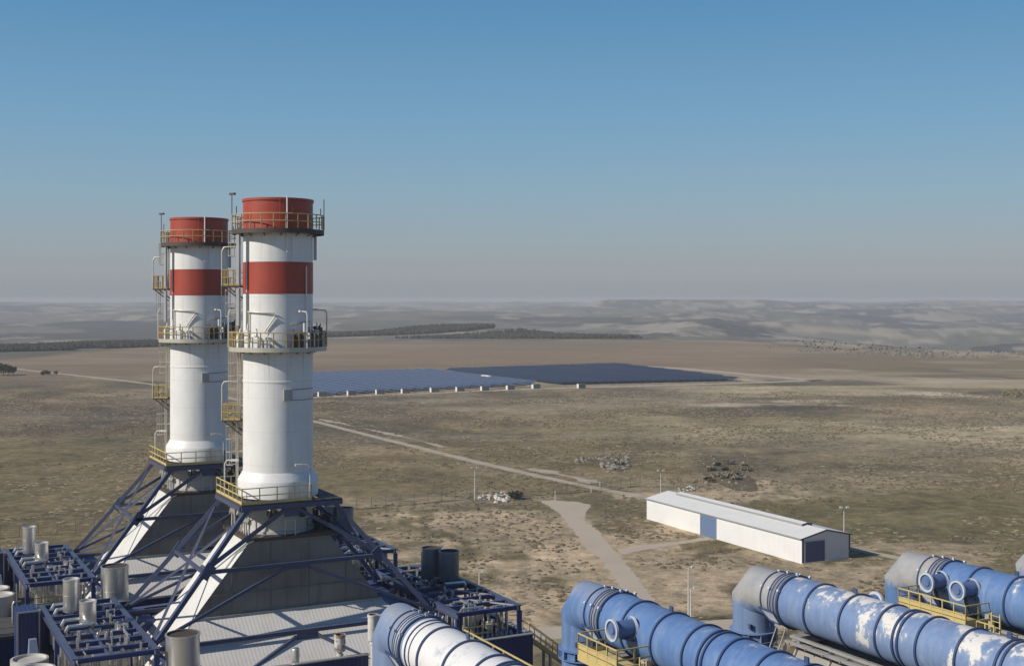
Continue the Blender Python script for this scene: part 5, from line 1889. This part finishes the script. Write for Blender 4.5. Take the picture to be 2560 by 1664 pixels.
def forest(name, outline, n, lab, hmin, hmax, seed, world=False):
    poly = outline if world else [gp(*p) for p in outline]
    r_ = np.random.default_rng(seed)
    x0, x1 = min(p[0] for p in poly), max(p[0] for p in poly)
    y0, y1 = min(p[1] for p in poly), max(p[1] for p in poly)
    X, Y = r_.uniform(x0, x1, n * 8), r_.uniform(y0, y1, n * 8)
    ok = inpoly(X, Y, poly) & (fbm(X, Y, 60, 4, seed) > .36)
    X, Y = X[ok][:n], Y[ok][:n]
    Z = height(X, Y)
    m = len(X)
    H = r_.uniform(hmin, hmax, m)
    W = H * r_.uniform(.35, .6, m)
    V = np.zeros((m, 14, 3))
    for ring_, (f, zz) in enumerate(((.8, .15), (1.0, .5))):
        for j in range(6):
            an = r_.random(m) * .6 + j * PI / 3
            q = W * f * r_.uniform(.6, 1.2, m)
            V[:, ring_ * 6 + j] = np.stack([X + np.cos(an) * q, Y + np.sin(an) * q, Z + H * zz * r_.uniform(.7, 1.3, m)], -1)
    V[:, 12] = np.stack([X + W * r_.uniform(-.3, .3, m), Y + W * r_.uniform(-.3, .3, m), Z + H], -1)
    V[:, 13] = np.stack([X, Y, Z - 2], -1)
    T = [[j, (j + 1) % 6, 6 + (j + 1) % 6] for j in range(6)] + [[j, 6 + (j + 1) % 6, 6 + j] for j in range(6)] + [[6 + j, 6 + (j + 1) % 6, 12] for j in range(6)] + [[(j + 1) % 6, j, 13] for j in range(6)]
    tri = np.array(T)[None] + (np.arange(m) * 14)[:, None, None]
    me = bpy.data.meshes.new(name)
    me.from_pydata(V.reshape(-1, 3).tolist(), [], tri.reshape(-1, 3).tolist())
    me.materials.append(M['forest'])
    me.update()
    o = link(bpy.data.objects.new(name, me))
    o['kind'] = 'stuff'
    tag(o, lab, 'wood')


forest('far_wood', [(-120, 884), (0, 880), (90, 878), (178, 876), (290, 870), (420, 866), (420, 857), (300, 858), (178, 864), (0, 870), (-120, 874)], 5200, 'dark far-off wood along the left end of the plain', 2, 5.5, 301)
WD = [(-330, 1600), (-250, 1600), (-160, 1650), (-60, 1690), (-25, 1760), (-45, 1810), (-110, 1830), (-210, 1800), (-330, 1700)]
forest('far_wood', WD, 5200, 'dark far-off wood on the low rise beyond the middle of the red field', 3.5, 7, 302, True)
forest('far_shrubs', [(-150, 1560), (-60, 1650), (20, 1720), (60, 1700), (40, 1600), (0, 1555)], 1500, 'grey-green shrubs in front of the far wood beyond the red field', 1.5, 4, 306, True)
forest('far_wood', [(10, 1570), (60, 1560), (165, 1570), (150, 1640), (60, 1660), (10, 1640)], 1300, 'thin dark far-off wood above the right part of the red field', 2.5, 5.5, 303, True)
forest('far_shrubs', [(1900, 838), (2060, 880), (2240, 886), (2400, 880), (2560, 892), (2560, 872), (2200, 850), (1960, 832)], 420, 'sparse dark shrubs along the broken plateau edge on the right', .8, 2.2, 304)

# ----------------------------------------------------------------------------
# haze
hz = MB().bounds(-15600, 15600, -15600, 15600, -75, 82)
o = build('haze', hz, M['concrete'], smooth=0)
o['kind'] = 'stuff'
hm = bpy.data.materials.new('haze')
hm.use_nodes = True
nt = hm.node_tree
nt.nodes.clear()
out = nt.nodes.new('ShaderNodeOutputMaterial')
pv = nt.nodes.new('ShaderNodeVolumePrincipled')
pv.inputs['Color'].default_value = (0.79, 0.805, 0.845, 1)
pv.inputs['Density'].default_value = 0.00016
nt.links.new(pv.outputs['Volume'], out.inputs['Volume'])
o.data.materials.clear()
o.data.materials.append(hm)

# ----------------------------------------------------------------------------
# light
SUN_EL = R(33)
sx, sy = -0.898, -0.434
sun_dir = Vector((sx * math.cos(SUN_EL), sy * math.cos(SUN_EL), math.sin(SUN_EL))).normalized()
ld = bpy.data.lights.new('sun', 'SUN')
ld.energy = 4.1
ld.angle = R(0.5)
ld.color = (1.0, 0.94, 0.84)
lo = bpy.data.objects.new('sun', ld)
lo.rotation_euler = sun_dir.to_track_quat('Z', 'Y').to_euler()
COL.objects.link(lo)

w = bpy.data.worlds.new('World')
SC.world = w
w.use_nodes = True
nt = w.node_tree
bg = nt.nodes['Background']
sky = nt.nodes.new('ShaderNodeTexSky')
sky.sky_type = 'NISHITA'
sky.sun_disc = False
sky.sun_elevation = SUN_EL
sky.sun_rotation = math.atan2(sx, sy)
sky.altitude = 100
sky.air_density = 1.0
sky.dust_density = 1.0
sky.ozone_density = 1.5
# dust layer: the clear sky greys towards the horizon
tc = nt.nodes.new('ShaderNodeTexCoord')
sp = nt.nodes.new('ShaderNodeSeparateXYZ')
nt.links.new(tc.outputs['Generated'], sp.inputs[0])
cr = nt.nodes.new('ShaderNodeValToRGB')
els = cr.color_ramp.elements
ST_ = 0.1


def srgb(*c):
    return tuple((((k / 255 + .055) / 1.055) ** 2.4) / ST_ for k in c) + (1,)


stops = [(0.0, (108, 115, 124)), (0.008, (138, 145, 155)), (0.02, (149, 156, 165)), (0.05, (147, 163, 175)), (0.085, (135, 167, 187)), (0.14, (114, 161, 194)), (0.23, (84, 142, 186)), (0.36, (58, 112, 166)), (0.6, (30, 70, 128)), (1.0, (18, 46, 98))]
els[0].position, els[0].color = stops[0][0], srgb(*stops[0][1])
els[1].position, els[1].color = stops[-1][0], srgb(*stops[-1][1])
for p_, c_ in stops[1:-1]:
    e_ = els.new(p_)
    e_.color = srgb(*c_)
nt.links.new(sp.outputs[2], cr.inputs['Fac'])
nt.links.new(mix(nt, 0.85, sky.outputs['Color'], cr.outputs['Color']), bg.inputs['Color'])
bg.inputs['Strength'].default_value = ST_

# ----------------------------------------------------------------------------
# camera
cd = bpy.data.cameras.new('camera')
cd.sensor_width = 36.0
cd.lens = F / 2560 * 36.0
cd.clip_start = 0.5
cd.clip_end = 40000
cd.shift_y = -(832 - HY) / 2560
co = bpy.data.objects.new('camera', cd)
co.location = (0, 0, CH)
co.rotation_euler = (R(90), 0, 0)
COL.objects.link(co)
SC.camera = co

SC.render.engine = 'CYCLES'
SC.cycles.use_denoising = True
SC.cycles.max_bounces = 6
SC.cycles.volume_bounces = 1
SC.view_settings.view_transform = 'Standard'
SC.view_settings.look = 'None'
SC.view_settings.exposure = 0
SC.view_settings.gamma = 1
